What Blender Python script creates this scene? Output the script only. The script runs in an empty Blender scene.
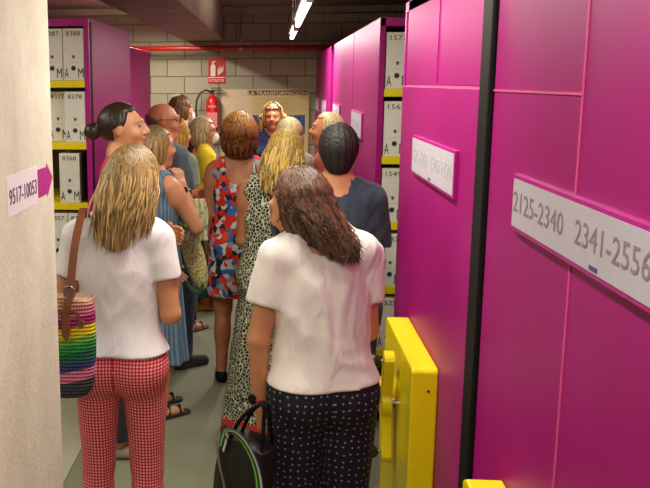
import bpy, math, random
import numpy as np
from mathutils import Matrix, Vector
random.seed(7); np.random.seed(7)
PI = math.pi
sc = bpy.context.scene
COL = sc.collection
def R(d): return math.radians(d)

# ---------------------------------------------------------------- camera
F, CX, CY, EYE = 880.0, 185.0, 244.0, 1.85
a_, b_ = (272-CX)/F, (CY-81)/F
Yv = np.array([a_, b_, 1.0]); Yv /= np.linalg.norm(Yv)
Xv = np.array([1, -.012, 0.0]); Xv[2] = -(Xv[0]*a_+Xv[1]*b_); Xv /= np.linalg.norm(Xv)
Zv = np.cross(Xv, Yv)
if Zv[1] < 0: Zv = -Zv
RC = np.array([Xv, Yv, Zv]).T            # rows: right, up, forward in world axes
M = Matrix.Identity(4)
for i in range(3):
    M[i][0] = RC[0][i]; M[i][1] = RC[1][i]; M[i][2] = -RC[2][i]
M[2][3] = EYE
cd = bpy.data.cameras.new('camera'); cam = bpy.data.objects.new('camera', cd); COL.objects.link(cam)
cam.matrix_world = M
cd.sensor_width = 36; cd.sensor_fit = 'HORIZONTAL'; cd.lens = 36*F/650
cd.shift_x = (325-CX)/650; cd.shift_y = (CY-244)/650
cd.clip_start = .02
sc.camera = cam

# ---------------------------------------------------------------- light and exposure
sc.view_settings.view_transform = 'Standard'; sc.view_settings.look = 'None'
sc.view_settings.gamma = 1; sc.view_settings.use_curve_mapping = False
sc.view_settings.exposure = 0.1
w = bpy.data.worlds.new('world'); sc.world = w; w.use_nodes = True
w.node_tree.nodes['Background'].inputs[0].default_value = (1, .93, .8, 1)
w.node_tree.nodes['Background'].inputs[1].default_value = .25
TUBE_W = 22        # watts per 1.5 m fluorescent tube
LIGHT_COL = (1, .965, .84)

# ---------------------------------------------------------------- helpers
def lin(c):
    return tuple((x/255/12.92 if x/255 <= .04045 else ((x/255+.055)/1.055)**2.4) for x in c)
def nd(nt, t, **kw):
    n = nt.nodes.new(t)
    for k, v in kw.items(): setattr(n, k, v)
    return n
def newmat(name):
    m = bpy.data.materials.new(name); m.use_nodes = True
    nt = m.node_tree; return m, nt, nt.nodes['Principled BSDF']
def coords(nt, scale=(1, 1, 1), src='Object'):
    t = nd(nt, 'ShaderNodeTexCoord'); mp = nd(nt, 'ShaderNodeMapping')
    mp.inputs['Scale'].default_value = scale
    nt.links.new(t.outputs[src], mp.inputs[0]); return mp.outputs[0]
def attr(nt, name):
    n = nd(nt, 'ShaderNodeAttribute'); n.attribute_name = name; return n
def mixc(nt, fac, c1, c2, mode='MIX'):
    n = nd(nt, 'ShaderNodeMix', data_type='RGBA', blend_type=mode)
    for i, v in ((0, fac), (6, c1), (7, c2)):
        if isinstance(v, (int, float)): n.inputs[i].default_value = v
        elif isinstance(v, tuple): n.inputs[i].default_value = (*v[:3], 1)
        else: nt.links.new(v, n.inputs[i])
    return n.outputs[2]
def math_(nt, op, a, b=0.0, c=0.0):
    n = nd(nt, 'ShaderNodeMath', operation=op)
    for i, v in enumerate((a, b, c)):
        if isinstance(v, (int, float)): n.inputs[i].default_value = v
        else: nt.links.new(v, n.inputs[i])
    return n.outputs[0]
def ramp(nt, fac, stops, interp='LINEAR'):
    n = nd(nt, 'ShaderNodeValToRGB'); cr = n.color_ramp; cr.interpolation = interp
    while len(cr.elements) < len(stops): cr.elements.new(.5)
    for e, (p, c) in zip(cr.elements, stops): e.position = p; e.color = (*c, 1)
    nt.links.new(fac, n.inputs[0]); return n.outputs[0]
def noise(nt, vec, scale, detail=4, rough=.55):
    n = nd(nt, 'ShaderNodeTexNoise'); n.inputs['Scale'].default_value = scale
    n.inputs['Detail'].default_value = detail; n.inputs['Roughness'].default_value = rough
    nt.links.new(vec, n.inputs['Vector']); return n.outputs[0]
def bump(nt, p, h, strength=.3, dist=.01):
    n = nd(nt, 'ShaderNodeBump'); n.inputs['Strength'].default_value = strength
    n.inputs['Distance'].default_value = dist
    nt.links.new(h, n.inputs['Height']); nt.links.new(n.outputs[0], p.inputs['Normal'])
_plain = {}
def plain(name, rgb, rough=.5, metal=0, var=.06, bs=0, nscale=30, coat=0):
    if name in _plain: return _plain[name]
    m, nt, p = newmat(name)
    v = coords(nt); n = noise(nt, v, nscale)
    c = lin(rgb)
    dk = tuple(x*(1-var*2) for x in c); lt = tuple(min(1, x*(1+var)) for x in c)
    nt.links.new(ramp(nt, n, [(.3, dk), (.7, lt)]), p.inputs['Base Color'])
    p.inputs['Roughness'].default_value = rough; p.inputs['Metallic'].default_value = metal
    p.inputs['Coat Weight'].default_value = coat
    if bs: bump(nt, p, n, bs, .004)
    _plain[name] = m; return m

def mk(name, verts, faces, mat, parent=None, loc=None, smooth=False, mats=None, midx=None):
    me = bpy.data.meshes.new(name); me.from_pydata([tuple(map(float, v)) for v in verts], [], faces); me.update()
    for m in (mats or [mat]): me.materials.append(m)
    if midx: me.polygons.foreach_set('material_index', midx)
    if smooth: me.polygons.foreach_set('use_smooth', [True]*len(me.polygons))
    o = bpy.data.objects.new(name, me); COL.objects.link(o)
    if parent: o.parent = parent
    if loc: o.location = loc
    return o
def tag(o, label=None, cat=None, group=None, kind=None):
    if label: o['label'] = label
    if cat: o['category'] = cat
    if group: o['group'] = group
    if kind: o['kind'] = kind
    return o
def empty(name, loc, rz=0):
    o = bpy.data.objects.new(name, None); COL.objects.link(o); o.location = loc; o.rotation_euler = (0, 0, rz)
    o.empty_display_size = .1; return o
def bevel(o, w=.004, seg=2):
    m = o.modifiers.new('bevel', 'BEVEL'); m.width = w; m.segments = seg; m.limit_method = 'ANGLE'; return o

class MB:
    def __init__(s): s.v = []; s.f = []
    def add(s, v, f):
        n = len(s.v); s.v += [tuple(p) for p in v]; s.f += [tuple(i+n for i in q) for q in f]; return s
    def box(s, x0, x1, y0, y1, z0, z1):
        v = [(x, y, z) for z in (z0, z1) for y in (y0, y1) for x in (x0, x1)]
        return s.add(v, [(0, 2, 3, 1), (4, 5, 7, 6), (0, 1, 5, 4), (2, 6, 7, 3), (0, 4, 6, 2), (1, 3, 7, 5)])
    def tube(s, pts, r, n=10, flat=1.0, cap=True):
        pts = [Vector(p) for p in pts]; m = len(pts)
        rs = r if isinstance(r, (list, tuple)) else [r]*m
        up = Vector((0, 0, 1)); base = len(s.v); prev = None
        for i, p in enumerate(pts):
            t = (pts[min(i+1, m-1)]-pts[max(i-1, 0)]).normalized()
            if prev is None:
                u = t.cross(up); u = u.normalized() if u.length > 1e-3 else Vector((1, 0, 0))
            else: u = (prev-t*prev.dot(t)).normalized()
            prev = u; w_ = t.cross(u)
            for k in range(n):
                a = 2*PI*k/n; s.v.append(tuple(p+u*math.cos(a)*rs[i]+w_*math.sin(a)*rs[i]*flat))
        for i in range(m-1):
            for k in range(n):
                a, b = base+i*n+k, base+i*n+(k+1) % n; s.f.append((a, b, b+n, a+n))
        if cap:
            s.f.append(tuple(base+k for k in reversed(range(n)))); s.f.append(tuple(base+(m-1)*n+k for k in range(n)))
        return s
    def lathe(s, prof, c=(0, 0, 0), axis='z', n=24):
        base = len(s.v); m = len(prof)
        for r, h in prof:
            for k in range(n):
                a = 2*PI*k/n; x, y = r*math.cos(a), r*math.sin(a)
                p = (x, y, h) if axis == 'z' else ((h, x, y) if axis == 'x' else (y, h, x))
                s.v.append((c[0]+p[0], c[1]+p[1], c[2]+p[2]))
        for i in range(m-1):
            for k in range(n):
                a, b = base+i*n+k, base+i*n+(k+1) % n; s.f.append((a, b, b+n, a+n))
        s.f.append(tuple(base+k for k in reversed(range(n)))); s.f.append(tuple(base+(m-1)*n+k for k in range(n)))
        return s
    def ball(s, c, r, n=14, sc_=(1, 1, 1)):
        prof = [(max(1e-4, math.sin(PI*i/n)), -math.cos(PI*i/n)) for i in range(n+1)]
        base = len(s.v); s.lathe([(a*r, b*r) for a, b in prof], (0, 0, 0), 'z', n+4)
        for i in range(base, len(s.v)):
            v = s.v[i]; s.v[i] = (c[0]+v[0]*sc_[0], c[1]+v[1]*sc_[1], c[2]+v[2]*sc_[2])
        return s
    def prism(s, poly, fn, d0, d1):          # poly in 2D, fn(u, v, d) -> xyz
        n = len(poly); v = [fn(u, w_, d0) for u, w_ in poly]+[fn(u, w_, d1) for u, w_ in poly]
        return s.add(v, [tuple(range(n))[::-1], tuple(range(n, 2*n))]+[(i, (i+1) % n, n+(i+1) % n, n+i) for i in range(n)])
    def build(s, name, mat, parent=None, loc=None, smooth=False):
        v = s.v
        if loc is not None: v = [(p[0]-loc[0], p[1]-loc[1], p[2]-loc[2]) for p in v]
        return mk(name, v, s.f, mat, parent, loc, smooth)

# lettering: every string becomes a flat mesh, made once while the scene is still small
_txt = {}
def text_geo(s, shear=0, space=1.0):
    if s in _txt: return _txt[s]
    cu = bpy.data.curves.new('t', 'FONT'); cu.body = s; cu.size = 1; cu.extrude = .01; cu.resolution_u = 2
    cu.space_character = space
    o = bpy.data.objects.new('t', cu); COL.objects.link(o)
    bpy.context.view_layer.update()
    me = bpy.data.meshes.new_from_object(o.evaluated_get(bpy.context.evaluated_depsgraph_get()))
    v = np.array([q.co[:] for q in me.vertices]); f = [tuple(p.vertices) for p in me.polygons]
    bpy.data.objects.remove(o); bpy.data.curves.remove(cu); bpy.data.meshes.remove(me)
    v[:, :2] -= v[:, :2].min(0); v[:, :2] /= v[:, :2].max(0)        # unit box
    v[:, 2] = (v[:, 2]-v[:, 2].min())/.02
    _txt[s] = (v, f); return _txt[s]
for s_ in ('8387 8388 8376 8378 8368 8357 8358 1573 1561 1549 1537 1525 1574 1562 1550 1538 1526 1575 1563 1551 1539 1527 8386 8377 8356 8347 8348 A M '
           '9517-10053 2125-2340 2341-2556 1693-1908 1909-2124 1477-1692 1261-1476 1045-1260 EXTINTOR').split(): text_geo(s_)
text_geo('LA TRANSFORMACIÓN')
def text(s, x, y, w_, h_, basis, mat, parent, name='lettering', d=.0008):
    """unit letters placed at plane coords (x,y) size (w,h); basis(u,v,d)->xyz"""
    v, f = text_geo(s)
    return mk(name, [basis(x+p[0]*w_, y+p[1]*h_, p[2]*d) for p in v], f, mat, parent)

# ---------------------------------------------------------------- materials of the place
def mat_magenta():
    m, nt, p = newmat('magenta_laminate')
    v = coords(nt); n = noise(nt, v, 3, 2); n2 = noise(nt, v, 260, 2)
    c = ramp(nt, n, [(.3, lin((152, 0, 102))), (.7, lin((160, 2, 114)))])
    nt.links.new(c, p.inputs['Base Color']); p.inputs['Roughness'].default_value = .45; p.inputs['Specular IOR Level'].default_value = .3
    bump(nt, p, n2, .12, .001); return m
MAG = mat_magenta()
MAG2 = plain('magenta_steel', (176, 8, 128), .4)
MAG_LIT = plain('magenta_seam_highlight', (214, 78, 140), .5)  # pale pink stands in for light catching the panel edges
YEL = plain('yellow_steel', (236, 212, 8), .38, var=.03)
YELB = plain('yellow_gloss_cover', (244, 220, 6), .3, var=.02)
BLK = plain('black_rubber', (8, 8, 8), .6); BLK.node_tree.nodes['Principled BSDF'].inputs['Specular IOR Level'].default_value = .2
WHT = plain('white_card', (226, 222, 208), .7, var=.03)
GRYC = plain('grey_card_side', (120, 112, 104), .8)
INK = plain('ink_dark', (52, 50, 48), .8)
INKG = plain('ink_grey', (134, 116, 130), .8)
INKP = plain('ink_pale_grey', (176, 170, 176), .8)
STEEL = plain('steel', (150, 150, 148), .3, 1)
RED = plain('fire_red', (190, 20, 16), .35)
def mat_concrete(name, c1, c2, scale=1.0):
    m, nt, p = newmat(name)
    v = coords(nt, (1, 1, .8)); n = noise(nt, v, 3*scale, 8, .65); n2 = noise(nt, v, 28*scale, 5, .7); n3 = noise(nt, coords(nt), 90, 3)
    c = ramp(nt, n, [(.3, lin(c1)), (.65, lin(c2))])
    c = mixc(nt, math_(nt, 'MULTIPLY', n2, .35), c, tuple(x*.55 for x in lin(c1)), 'MIX')
    spots = ramp(nt, n2, [(.66, (0, 0, 0)), (.74, (1, 1, 1))])
    c = mixc(nt, math_(nt, 'MULTIPLY', spots, .35), c, lin((120, 100, 70)))
    nt.links.new(c, p.inputs['Base Color']); p.inputs['Roughness'].default_value = .85
    bump(nt, p, math_(nt, 'ADD', n2, n3), .25, .006); return m
CONC = mat_concrete('pillar_concrete', (206, 204, 178), (240, 238, 216))
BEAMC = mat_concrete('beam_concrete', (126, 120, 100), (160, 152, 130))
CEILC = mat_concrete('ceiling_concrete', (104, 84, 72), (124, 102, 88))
def mat_block():
    m, nt, p = newmat('concrete_block_wall')
    t = nd(nt, 'ShaderNodeTexCoord'); sp = nd(nt, 'ShaderNodeSeparateXYZ'); cb = nd(nt, 'ShaderNodeCombineXYZ')
    nt.links.new(t.outputs['Object'], sp.inputs[0])
    nt.links.new(math_(nt, 'ADD', sp.outputs[0], sp.outputs[1]), cb.inputs[0]); nt.links.new(sp.outputs[2], cb.inputs[1])
    br = nd(nt, 'ShaderNodeTexBrick'); nt.links.new(cb.outputs[0], br.inputs['Vector'])
    br.inputs['Scale'].default_value = 1; br.inputs['Brick Width'].default_value = .43; br.inputs['Row Height'].default_value = .2125
    br.inputs['Mortar Size'].default_value = .007; br.inputs['Mortar Smooth'].default_value = .3
    br.inputs['Color1'].default_value = (*lin((176, 166, 140)), 1); br.inputs['Color2'].default_value = (*lin((158, 148, 126)), 1)
    br.inputs['Mortar'].default_value = (*lin((104, 98, 84)), 1)
    n = noise(nt, coords(nt), 60, 4); n1 = noise(nt, coords(nt), 2, 3)
    c = mixc(nt, math_(nt, 'MULTIPLY', n, .35), br.outputs['Color'], lin((110, 98, 78)))
    nt.links.new(c, p.inputs['Base Color']); p.inputs['Roughness'].default_value = .9
    bump(nt, p, math_(nt, 'SUBTRACT', math_(nt, 'MULTIPLY', n, .3), br.outputs['Fac']), .6, .008); return m
BLOCK = mat_block()
def mat_floor():
    m, nt, p = newmat('polished_grey_floor')
    v = coords(nt); n = noise(nt, v, 1.6, 6, .6); n2 = noise(nt, v, 40, 4, .7)
    c = ramp(nt, n, [(.35, lin((120, 123, 100))), (.65, lin((140, 141, 118)))])
    c = mixc(nt, math_(nt, 'MULTIPLY', n2, .3), c, lin((104, 104, 86)))
    nt.links.new(c, p.inputs['Base Color']); p.inputs['Roughness'].default_value = .38
    bump(nt, p, n2, .05, .002); return m
FLOOR = mat_floor()
PALEF = plain('pale_floor_plate', (176, 172, 152), .5, var=.05, nscale=8)

# ---------------------------------------------------------------- room shell
YW, CEIL = 11.2, 2.72
def S(o): o['kind'] = 'structure'; return o
S(MB().box(-4.5, 3.6, -2.2, YW+.2, -.1, 0).build('floor', FLOOR))
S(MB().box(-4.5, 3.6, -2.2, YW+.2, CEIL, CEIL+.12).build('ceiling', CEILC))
S(MB().box(-4.5, 3.6, YW, YW+.2, 0, CEIL).build('wall_back', BLOCK))
S(MB().box(-4.6, -4.5, -2.2, YW+.2, 0, CEIL).build('wall_left', BLOCK))
S(MB().box(3.6, 3.7, -2.2, YW+.2, 0, CEIL).build('wall_right', BLOCK))
S(MB().box(-4.5, 3.6, -2.3, -2.2, 0, CEIL).build('wall_front', BLOCK))
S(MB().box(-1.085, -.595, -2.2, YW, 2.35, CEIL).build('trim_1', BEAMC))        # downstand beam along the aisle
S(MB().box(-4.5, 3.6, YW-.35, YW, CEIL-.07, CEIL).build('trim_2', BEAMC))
# concrete pillar close on the left
PX = -.58
pil = S(bevel(MB().box(-1.35, PX, 1.1, 2.315, 0, 2.35).build('wall_pillar', CONC), .012, 3))
S(MB().box(-3.2, -.95, 2.6, 4.93, 0, .006).build('trim_3', PALEF))             # pale plate beside the left shelving

# ---------------------------------------------------------------- lamps
def tube_light(y0, y1, x, z, label, power=1.0):
    t = empty('fluorescent_lamp', (x, (y0+y1)/2, z)); L = y1-y0
    tag(t, label, 'ceiling light', None)
    bevel(MB().box(-.035, .035, -L/2, L/2, .03, .075).build('housing', plain('lamp_housing', (150, 146, 138), .5), t), .006)
    m, nt, p = newmat('lit_tube') if 'lit_tube' not in bpy.data.materials else (bpy.data.materials['lit_tube'], None, None)
    if nt:
        p.inputs['Base Color'].default_value = (1, 1, .95, 1); p.inputs['Emission Color'].default_value = (1, .95, .82, 1); p.inputs['Emission Strength'].default_value = 7
    MB().tube([(0, -L/2+.02, 0), (0, L/2-.02, 0)], .02, 12).build('tube', m, t, smooth=True)
    for s in (-1, 1):
        bevel(MB().box(-.02, .02, -.014, .014, -.02, .032).build('socket', plain('socket_white', (200, 198, 190), .5), t, loc=(0, 0, 0)), .003).location = (0, s*(L/2-.014), 0)
        MB().tube([(0, s*L*.35, .075), (0, s*L*.35, CEIL-z)], .004, 6).build('hanger_rod', STEEL, t)
    la = bpy.data.lights.new('tube_glow', 'AREA'); la.shape = 'RECTANGLE'; la.size = .05; la.size_y = L
    la.energy = TUBE_W*power*L/1.5; la.color = LIGHT_COL
    lo = bpy.data.objects.new('tube_glow', la); COL.objects.link(lo); lo.parent = t; lo.location = (0, 0, -.026)
    l2 = la.copy(); l2.energy = la.energy*.4; u2 = bpy.data.objects.new('added_uplight', l2); COL.objects.link(u2); u2.parent = t  # upward light added above the housing to brighten ceiling and beam
    u2.location = (0, 0, .08); u2.rotation_euler = (PI, 0, 0)
LX, LZ = .19, 2.27
tube_light(4.75, 6.95, LX, LZ, 'lit fluorescent tube hanging over the aisle, nearer and larger of the two in view', .62)
tube_light(7.45, 8.95, LX, LZ, 'small lit fluorescent tube at the far end of the row, above the back wall poster', 2.0)
tube_light(2.2, 3.9, LX-.15, 2.4, 'fluorescent tube above the camera end of the aisle, over the white shirts', 1.25)
tube_light(-.4, 1.3, LX-.1, 2.4, 'fluorescent tube behind the concrete pillar, nearest to the viewer', 1)
tube_light(8.9, 10.4, -1.35, 2.5, 'added fluorescent tube, unseen behind the ceiling beam, brightening the back wall', 2.6)  # extra tube, out of sight, added to lift the dim back wall
tube_light(2.2, 4.4, -2.2, 2.4, 'fluorescent tube over the left bay behind the pillar', 1)
tube_light(6.5, 8.7, -2.7, 2.4, 'fluorescent tube over the far left shelving', 1)

# ---------------------------------------------------------------- shelving units
def panel_unit(name_label, side, xp, y0, y1, h, seam=True, lab=None, texts=(), boxes=None, levels=(), group=None, strip=True, gasket=False, joint=None, upper_cut=0):
    """mobile shelving unit; its end panel is the plane x=xp facing the aisle; boxes stand on the side facing the viewer"""
    s = side                                      # +1 right of the aisle, -1 left
    x1 = xp+s*2.3
    t = empty('mobile_shelving_unit', (xp+s*1.15, (y0+y1)/2, 0)); ox, oy = t.location[0], t.location[1]
    tag(t, name_label, 'shelving unit', group)
    def B(xa, xb, ya, yb, za, zb, nm, mt, bv=.003):
        o = MB().box(min(xa, xb)-ox, max(xa, xb)-ox, ya-oy, yb-oy, za, zb).build(nm, mt, t)
        if bv: bevel(o, bv)
        return o
    T = .03
    yp = y0+(.075 if gasket else 0)
    if joint:       # two boards, one above the other
        zj = joint
        B(xp, xp+s*T, yp, y1, .06, zj-.003, 'end_panel', MAG, .0025)
        B(xp+s*.002, xp+s*T, yp, y1-upper_cut, zj+.003, h, 'end_panel', MAG, .0025)
        B(xp+s*.004, xp+s*.02, yp+.004, y1-upper_cut-.004, zj-.003, zj+.003, 'panel_joint', MAG_LIT, 0)  # pale strip paints the bright edge highlight along the joint
    else:
        B(xp, xp+s*T, yp, y1, .06, h, 'end_panel', MAG, .0025)
    B(xp+s*T, x1, (y0+y1)/2-.01, (y0+y1)/2+.01, .1, h-.03, 'centre_board', plain('unit_inner_grey', (96, 92, 88), .7), 0)
    B(xp+s*.002, x1, y0, y1, h-.045, h-.002, 'top_rail', MAG2)
    B(xp+s*.03, x1, y0+.03, y1-.03, .012, .10, 'plinth', BLK)
    for ya in (y0+.001, y1-.029):
        B(xp+s*.001, xp+s*.028, ya, ya+.028, .05, h-.003, 'upright', MAG2)
        B(x1-s*.03, x1, ya, ya+.028, .05, h-.003, 'upright', MAG2)
    if gasket: B(xp-s*.003, xp+s*.02, y0+.03, y0+.074, .06, h-.02, 'gasket', BLK)
    for z in levels:
        for ya, yb in ((y0+.004, (y0+y1)/2-.012), ((y0+y1)/2+.012, y1-.004)):
            B(xp+s*.03, x1-s*.03, ya, yb, z-.02, z+.02, 'shelf', YEL, .002)
    if lab:
        la, lb, z0, z1 = lab
        fr = bevel(MB().box(-.008-.0, .006, -(lb-la)/2, (lb-la)/2, -(z1-z0)/2, (z1-z0)/2).build('label_holder', MAG2, t), .002)
        fr.location = (xp-s*.004-ox, (la+lb)/2-oy, (z0+z1)/2)
        hw, hh = (lb-la)/2-.008, (z1-z0)/2-.010
        MB().box(-.0095, -.0075, -hw, hw, -hh, hh).build('label_card', plain('label_paper', (184, 176, 188), .6, var=.02), fr)
        bas = lambda u, v, d: (-.0096-d, -u, v)
        for i, (tx, u, w_, hgt, mt) in enumerate(texts): text(tx, u, -hgt/2+.004, w_, hgt, bas, mt, fr)
        MB().box(-.0105, -.0094, -.018, .018, -hh+.004, -hh+.012).build('maker_mark', plain('mark_blue', (70, 76, 110), .6), fr)
    return t
RLV = [1.787-.347*k for k in range(5)]+[.11]
LLV = [1.84-.346*k for k in range(5)]+[.12]
XR, HR = .5425, 2.165
uA = panel_unit('large magenta shelving unit nearest on the right, its label reading 2125-2340 and 2341-2556', 1, XR, .35, 2.25, 2.5, joint=None,
   lab=(.96, 1.985, 1.525, 1.648), texts=(('2125-2340', -.497, .335, .043, INKG), ('2341-2556', -.098, .315, .043, INKG)), levels=RLV)
# the seams of unit A's end panel, lit edges painted as pale strips: a long vertical one and a horizontal one towards the far end
ox, oy = uA.location[0], uA.location[1]
MB().box(XR-.0025-ox, XR+.002-ox, 1.618-oy, 1.623-oy, .06, 2.5).build('panel_joint', MAG_LIT, uA)
MB().box(XR-.0025-ox, XR+.002-ox, 1.623-oy, 2.25-oy, 1.822, 1.827).build('panel_joint', MAG_LIT, uA)
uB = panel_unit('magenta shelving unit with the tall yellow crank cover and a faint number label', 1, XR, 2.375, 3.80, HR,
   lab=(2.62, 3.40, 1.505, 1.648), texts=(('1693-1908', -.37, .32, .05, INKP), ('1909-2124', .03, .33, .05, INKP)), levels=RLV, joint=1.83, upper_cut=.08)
MB().box(XR-.001-uB.location[0], XR+.006-uB.location[0], 3.03-uB.location[1], 3.034-uB.location[1], 1.84, HR-.05).build('panel_joint', MAG2, uB)
bevel(MB().box(XR-.012, XR+.05, 2.258, 2.368, .02, 2.45).build('door_buffer_strip', BLK), .01, 3)
tag(bpy.data.objects['door_buffer_strip'], 'tall black rubber buffer strip between the two nearest magenta units', 'rubber strip')
small = lambda a, b, z0=1.50, z1=1.66: dict(lab=(a, b, z0, z1))
panel_unit('magenta shelving unit behind the short-haired man, white boxes 1573 to 1525 on its open side', 1, XR, 4.66, 6.10, HR, levels=RLV,
   texts=(('1477-1692', -.22, .44, .05, INKP),), **small(5.35, 6.02))
panel_unit('magenta shelving unit between the one with box 1573 and the far gap', 1, XR, 6.13, 8.05, HR, levels=RLV,
   texts=(('1261-1476', -.22, .44, .05, INKP),), **small(7.1, 7.85))
panel_unit('narrow-looking magenta unit beyond the gap, second from the back wall', 1, XR, 8.45, 9.95, HR, levels=RLV,
   texts=(('1045-1260', -.22, .44, .05, INKP),), **small(8.9, 9.6))
panel_unit('farthest magenta shelving unit on the right, against the block wall', 1, XR, 9.98, 11.15, HR, levels=RLV,
   texts=(), **small(10.3, 10.9))
panel_unit('magenta shelving unit left of the aisle with open shelves of white boxes facing the viewer', -1, -1.012, 4.92, 6.36, 2.2, levels=LLV, gasket=True)
panel_unit('dark magenta unit set back on the left, beyond the one with box 8388', -1, -1.33, 7.0, 9.75, 2.17, levels=LLV)

# ---------------------------------------------------------------- archive boxes
BW, BH, BD = .117, .283, .36
def box_body():
    mb = MB().box(-BW/2, BW/2, 0, BD, 0, BH); return mb
_bm = None
def archive_box(x, y, z, num, label, group, rz=0, side_dark=False):
    global _bm
    if _bm is None:
        o = bevel(box_body().build('archive_box', WHT), .0025); _bm = o.data
    else:
        o = bpy.data.objects.new('archive_box', _bm); COL.objects.link(o); bevel(o, .0025)
    o.location = (x, y, z); o.rotation_euler = (0, 0, rz)
    tag(o, label, 'archive box', group)
    bas = lambda u, v, d: (u, -.0006-d, v)
    text(num, -.040, BH-.040, .080, .025, bas, INK, o, 'number')
    text('A', -.053, .014, .024, .052, bas, INK, o, 'letter'); text('M', .024, .014, .030, .052, bas, INK, o, 'letter')
    MB().lathe([(.0135, -.0015), (.0135, 0)], (-.002, -.0002, .066), 'y', 16).build('emblem', INK, o)
    # small shield
    MB().prism([(-.007, .137), (.007, .137), (.007, .125), (0, .117), (-.007, .125)], lambda u, v, d: (u, -d, v), .0002, .0015).build('crest', plain('crest_ink', (80, 72, 66), .8), o)
    MB().box(-.03, .03, -.0008, 0, .0985, .100).build('rule_line', INKP, o)
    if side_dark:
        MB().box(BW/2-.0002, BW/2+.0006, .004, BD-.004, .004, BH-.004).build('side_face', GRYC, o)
    return o
# left unit
rows = {0: [('8388', -1.103, 0, 0), ('8387', -1.224, 0, 0), ('8386', -1.345, 0, 0)],
        1: [('8378', -1.103, 0, 0), ('8377', -1.226, 0.10, 0), ('8376', -1.347, .10, 0)],
        2: [('8368', -1.145, 0, 0)],
        3: [('8358', -1.103, 0, 0), ('8357', -1.224, 0, 0), ('8356', -1.345, 0, 0)],
        4: [('8348', -1.103, 0, 0), ('8347', -1.224, 0, 0)]}
rn = ['top shelf', 'second shelf', 'third shelf', 'fourth shelf', 'fifth shelf']
for k, L in rows.items():
    for num, x, dy, rz in L:
        archive_box(x, 4.93+dy, LLV[k]+.0205, num, 'white archive box numbered %s on the %s of the left unit' % (num, rn[k]), 'white archive boxes on the left unit',
                    rz, num == '8368')
for k, start in enumerate((1573, 1561, 1549, 1537, 1525)):
    for j in range(3):
        num = str(start+j); x = XR+.095+.121*j
        archive_box(x, 4.672, RLV[k]+.0205, num, 'white archive box numbered %s on the %s of the right unit' % (num, rn[k]), 'white archive boxes on the right unit')
# a few boxes seen through the slot before the far right unit
for k in range(3):
    o = bpy.data.objects.new('archive_box', _bm); COL.objects.link(o); bevel(o, .0025)
    o.location = (XR+.095, 8.46, RLV[k]+.0205)
    tag(o, 'white archive box glimpsed in the slot between the far magenta units, on the %s' % rn[k], 'archive box', 'white archive boxes in the far gap')

# ---------------------------------------------------------------- yellow crank covers with three-armed handwheels
def crank(y0, y1, label, wheel_wheel_label, ztop=.94):
    t = empty('crank_cover', (XR, (y0+y1)/2, 0)); tag(t, label, 'crank cover'); c = (y0+y1)/2
    d = .085; hl = (y1-y0)/2
    poly = [(-hl, .05), (hl, .05), (hl, ztop-.015), (hl-.03, ztop), (-hl+.012, ztop), (-hl, ztop-.012)]
    bevel(MB().prism(poly, lambda u, v, q: (-q, u, v), .0005, d).build('cover', YELB, t), .006, 3)
    MB().lathe([(.0045, -.002), (.0045, .002)], (-.030, -hl-.001, ztop-.075), 'y', 12).build('screw', BLK, t)
    wz = .70; hub = empty_wheel = None
    wheel = MB()
    wx = -d-.028
    pts = []
    N = 120
    for i in range(N):
        a = 2*PI*i/N
        # three rounded lobes
        r = .055
        for la in (PI, R(76), R(-76)):
            da = math.atan2(math.sin(a-la), math.cos(a-la))
            r = max(r, min(.20/max(.2, math.cos(da)) if False else 0, 0) + .0)
            lo = .175*math.cos(da) + math.sqrt(max(0, .038**2-(.175*math.sin(da))**2)) if abs(.175*math.sin(da)) < .038 and math.cos(da) > 0 else 0
            bar = .029/max(1e-3, abs(math.sin(da))) if math.cos(da) > 0 else 0
            r = max(r, lo, min(bar, .16))
        pts.append((r*math.cos(a)*-1, r*math.sin(a)))
    pts = [(-u, v) for u, v in pts]
    wh = bevel(MB().prism([(-u, v) for u, v in pts], lambda u, v, q: (-q, u, v+wz), d+.016, d+.052).build('handwheel', YELB, t), .014, 4)
    for p in wh.data.polygons: p.use_smooth = False
    MB().lathe([(.02, 0), (.02, .014)], (-d-.013, 0, wz), 'x', 20).build('hub', STEEL, t)
    for la in (PI, R(76), R(-76)):
        yy, zz = -.175*math.cos(la), .175*math.sin(la)+wz
        kn = MB().tube([(-d-.046, yy, zz), (-d-.066, yy, zz)], .006, 10).build('knob_shaft', STEEL, t, smooth=True)
        MB().ball((-d-.084, yy, zz), .026, 16).build('knob', plain('black_knob', (28, 26, 24), .35), kn, smooth=True)
crank(2.76, 3.42, 'bright yellow crank cover with three black knobs beside the dotted trousers', '')
crank(1.32, 1.99, 'yellow crank cover on the nearest unit, only its top in view at the bottom edge', '')

# ---------------------------------------------------------------- back wall: pipe, sign, extinguisher, poster
p_ = empty('sprinkler_pipe', (-.6, YW-.3, 2.245))
tag(p_, 'horizontal red pipe running along the back wall below the beam', 'pipe')
MB().tube([(-3.6, 0, 0.01), (4, 0, -.01)], .03, 16).build('pipe', plain('red_pipe_paint', (170, 26, 12), .35), p_, smooth=True)
MB().tube([(.22, 0, .02), (.22, 0, CEIL-2.245)], .007, 8).build('hanger', STEEL, p_)
MB().lathe([(.036, -.014), (.036, .014)], (.22, 0, 0), 'x', 20).build('clamp', STEEL, p_)
s_ = empty('fire_extinguisher_sign', (-.69, YW-.012, 1.98)); tag(s_, 'small red and white fire extinguisher sign on the block wall', 'sign')
MB().box(-.105, .105, 0, .01, -.155, .155).build('plate', plain('sign_red', (186, 16, 20), .4), s_)
sw = plain('sign_white', (226, 216, 204), .5)
bs_ = lambda u, v, d: (u, -.0005-d, v)
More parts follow.
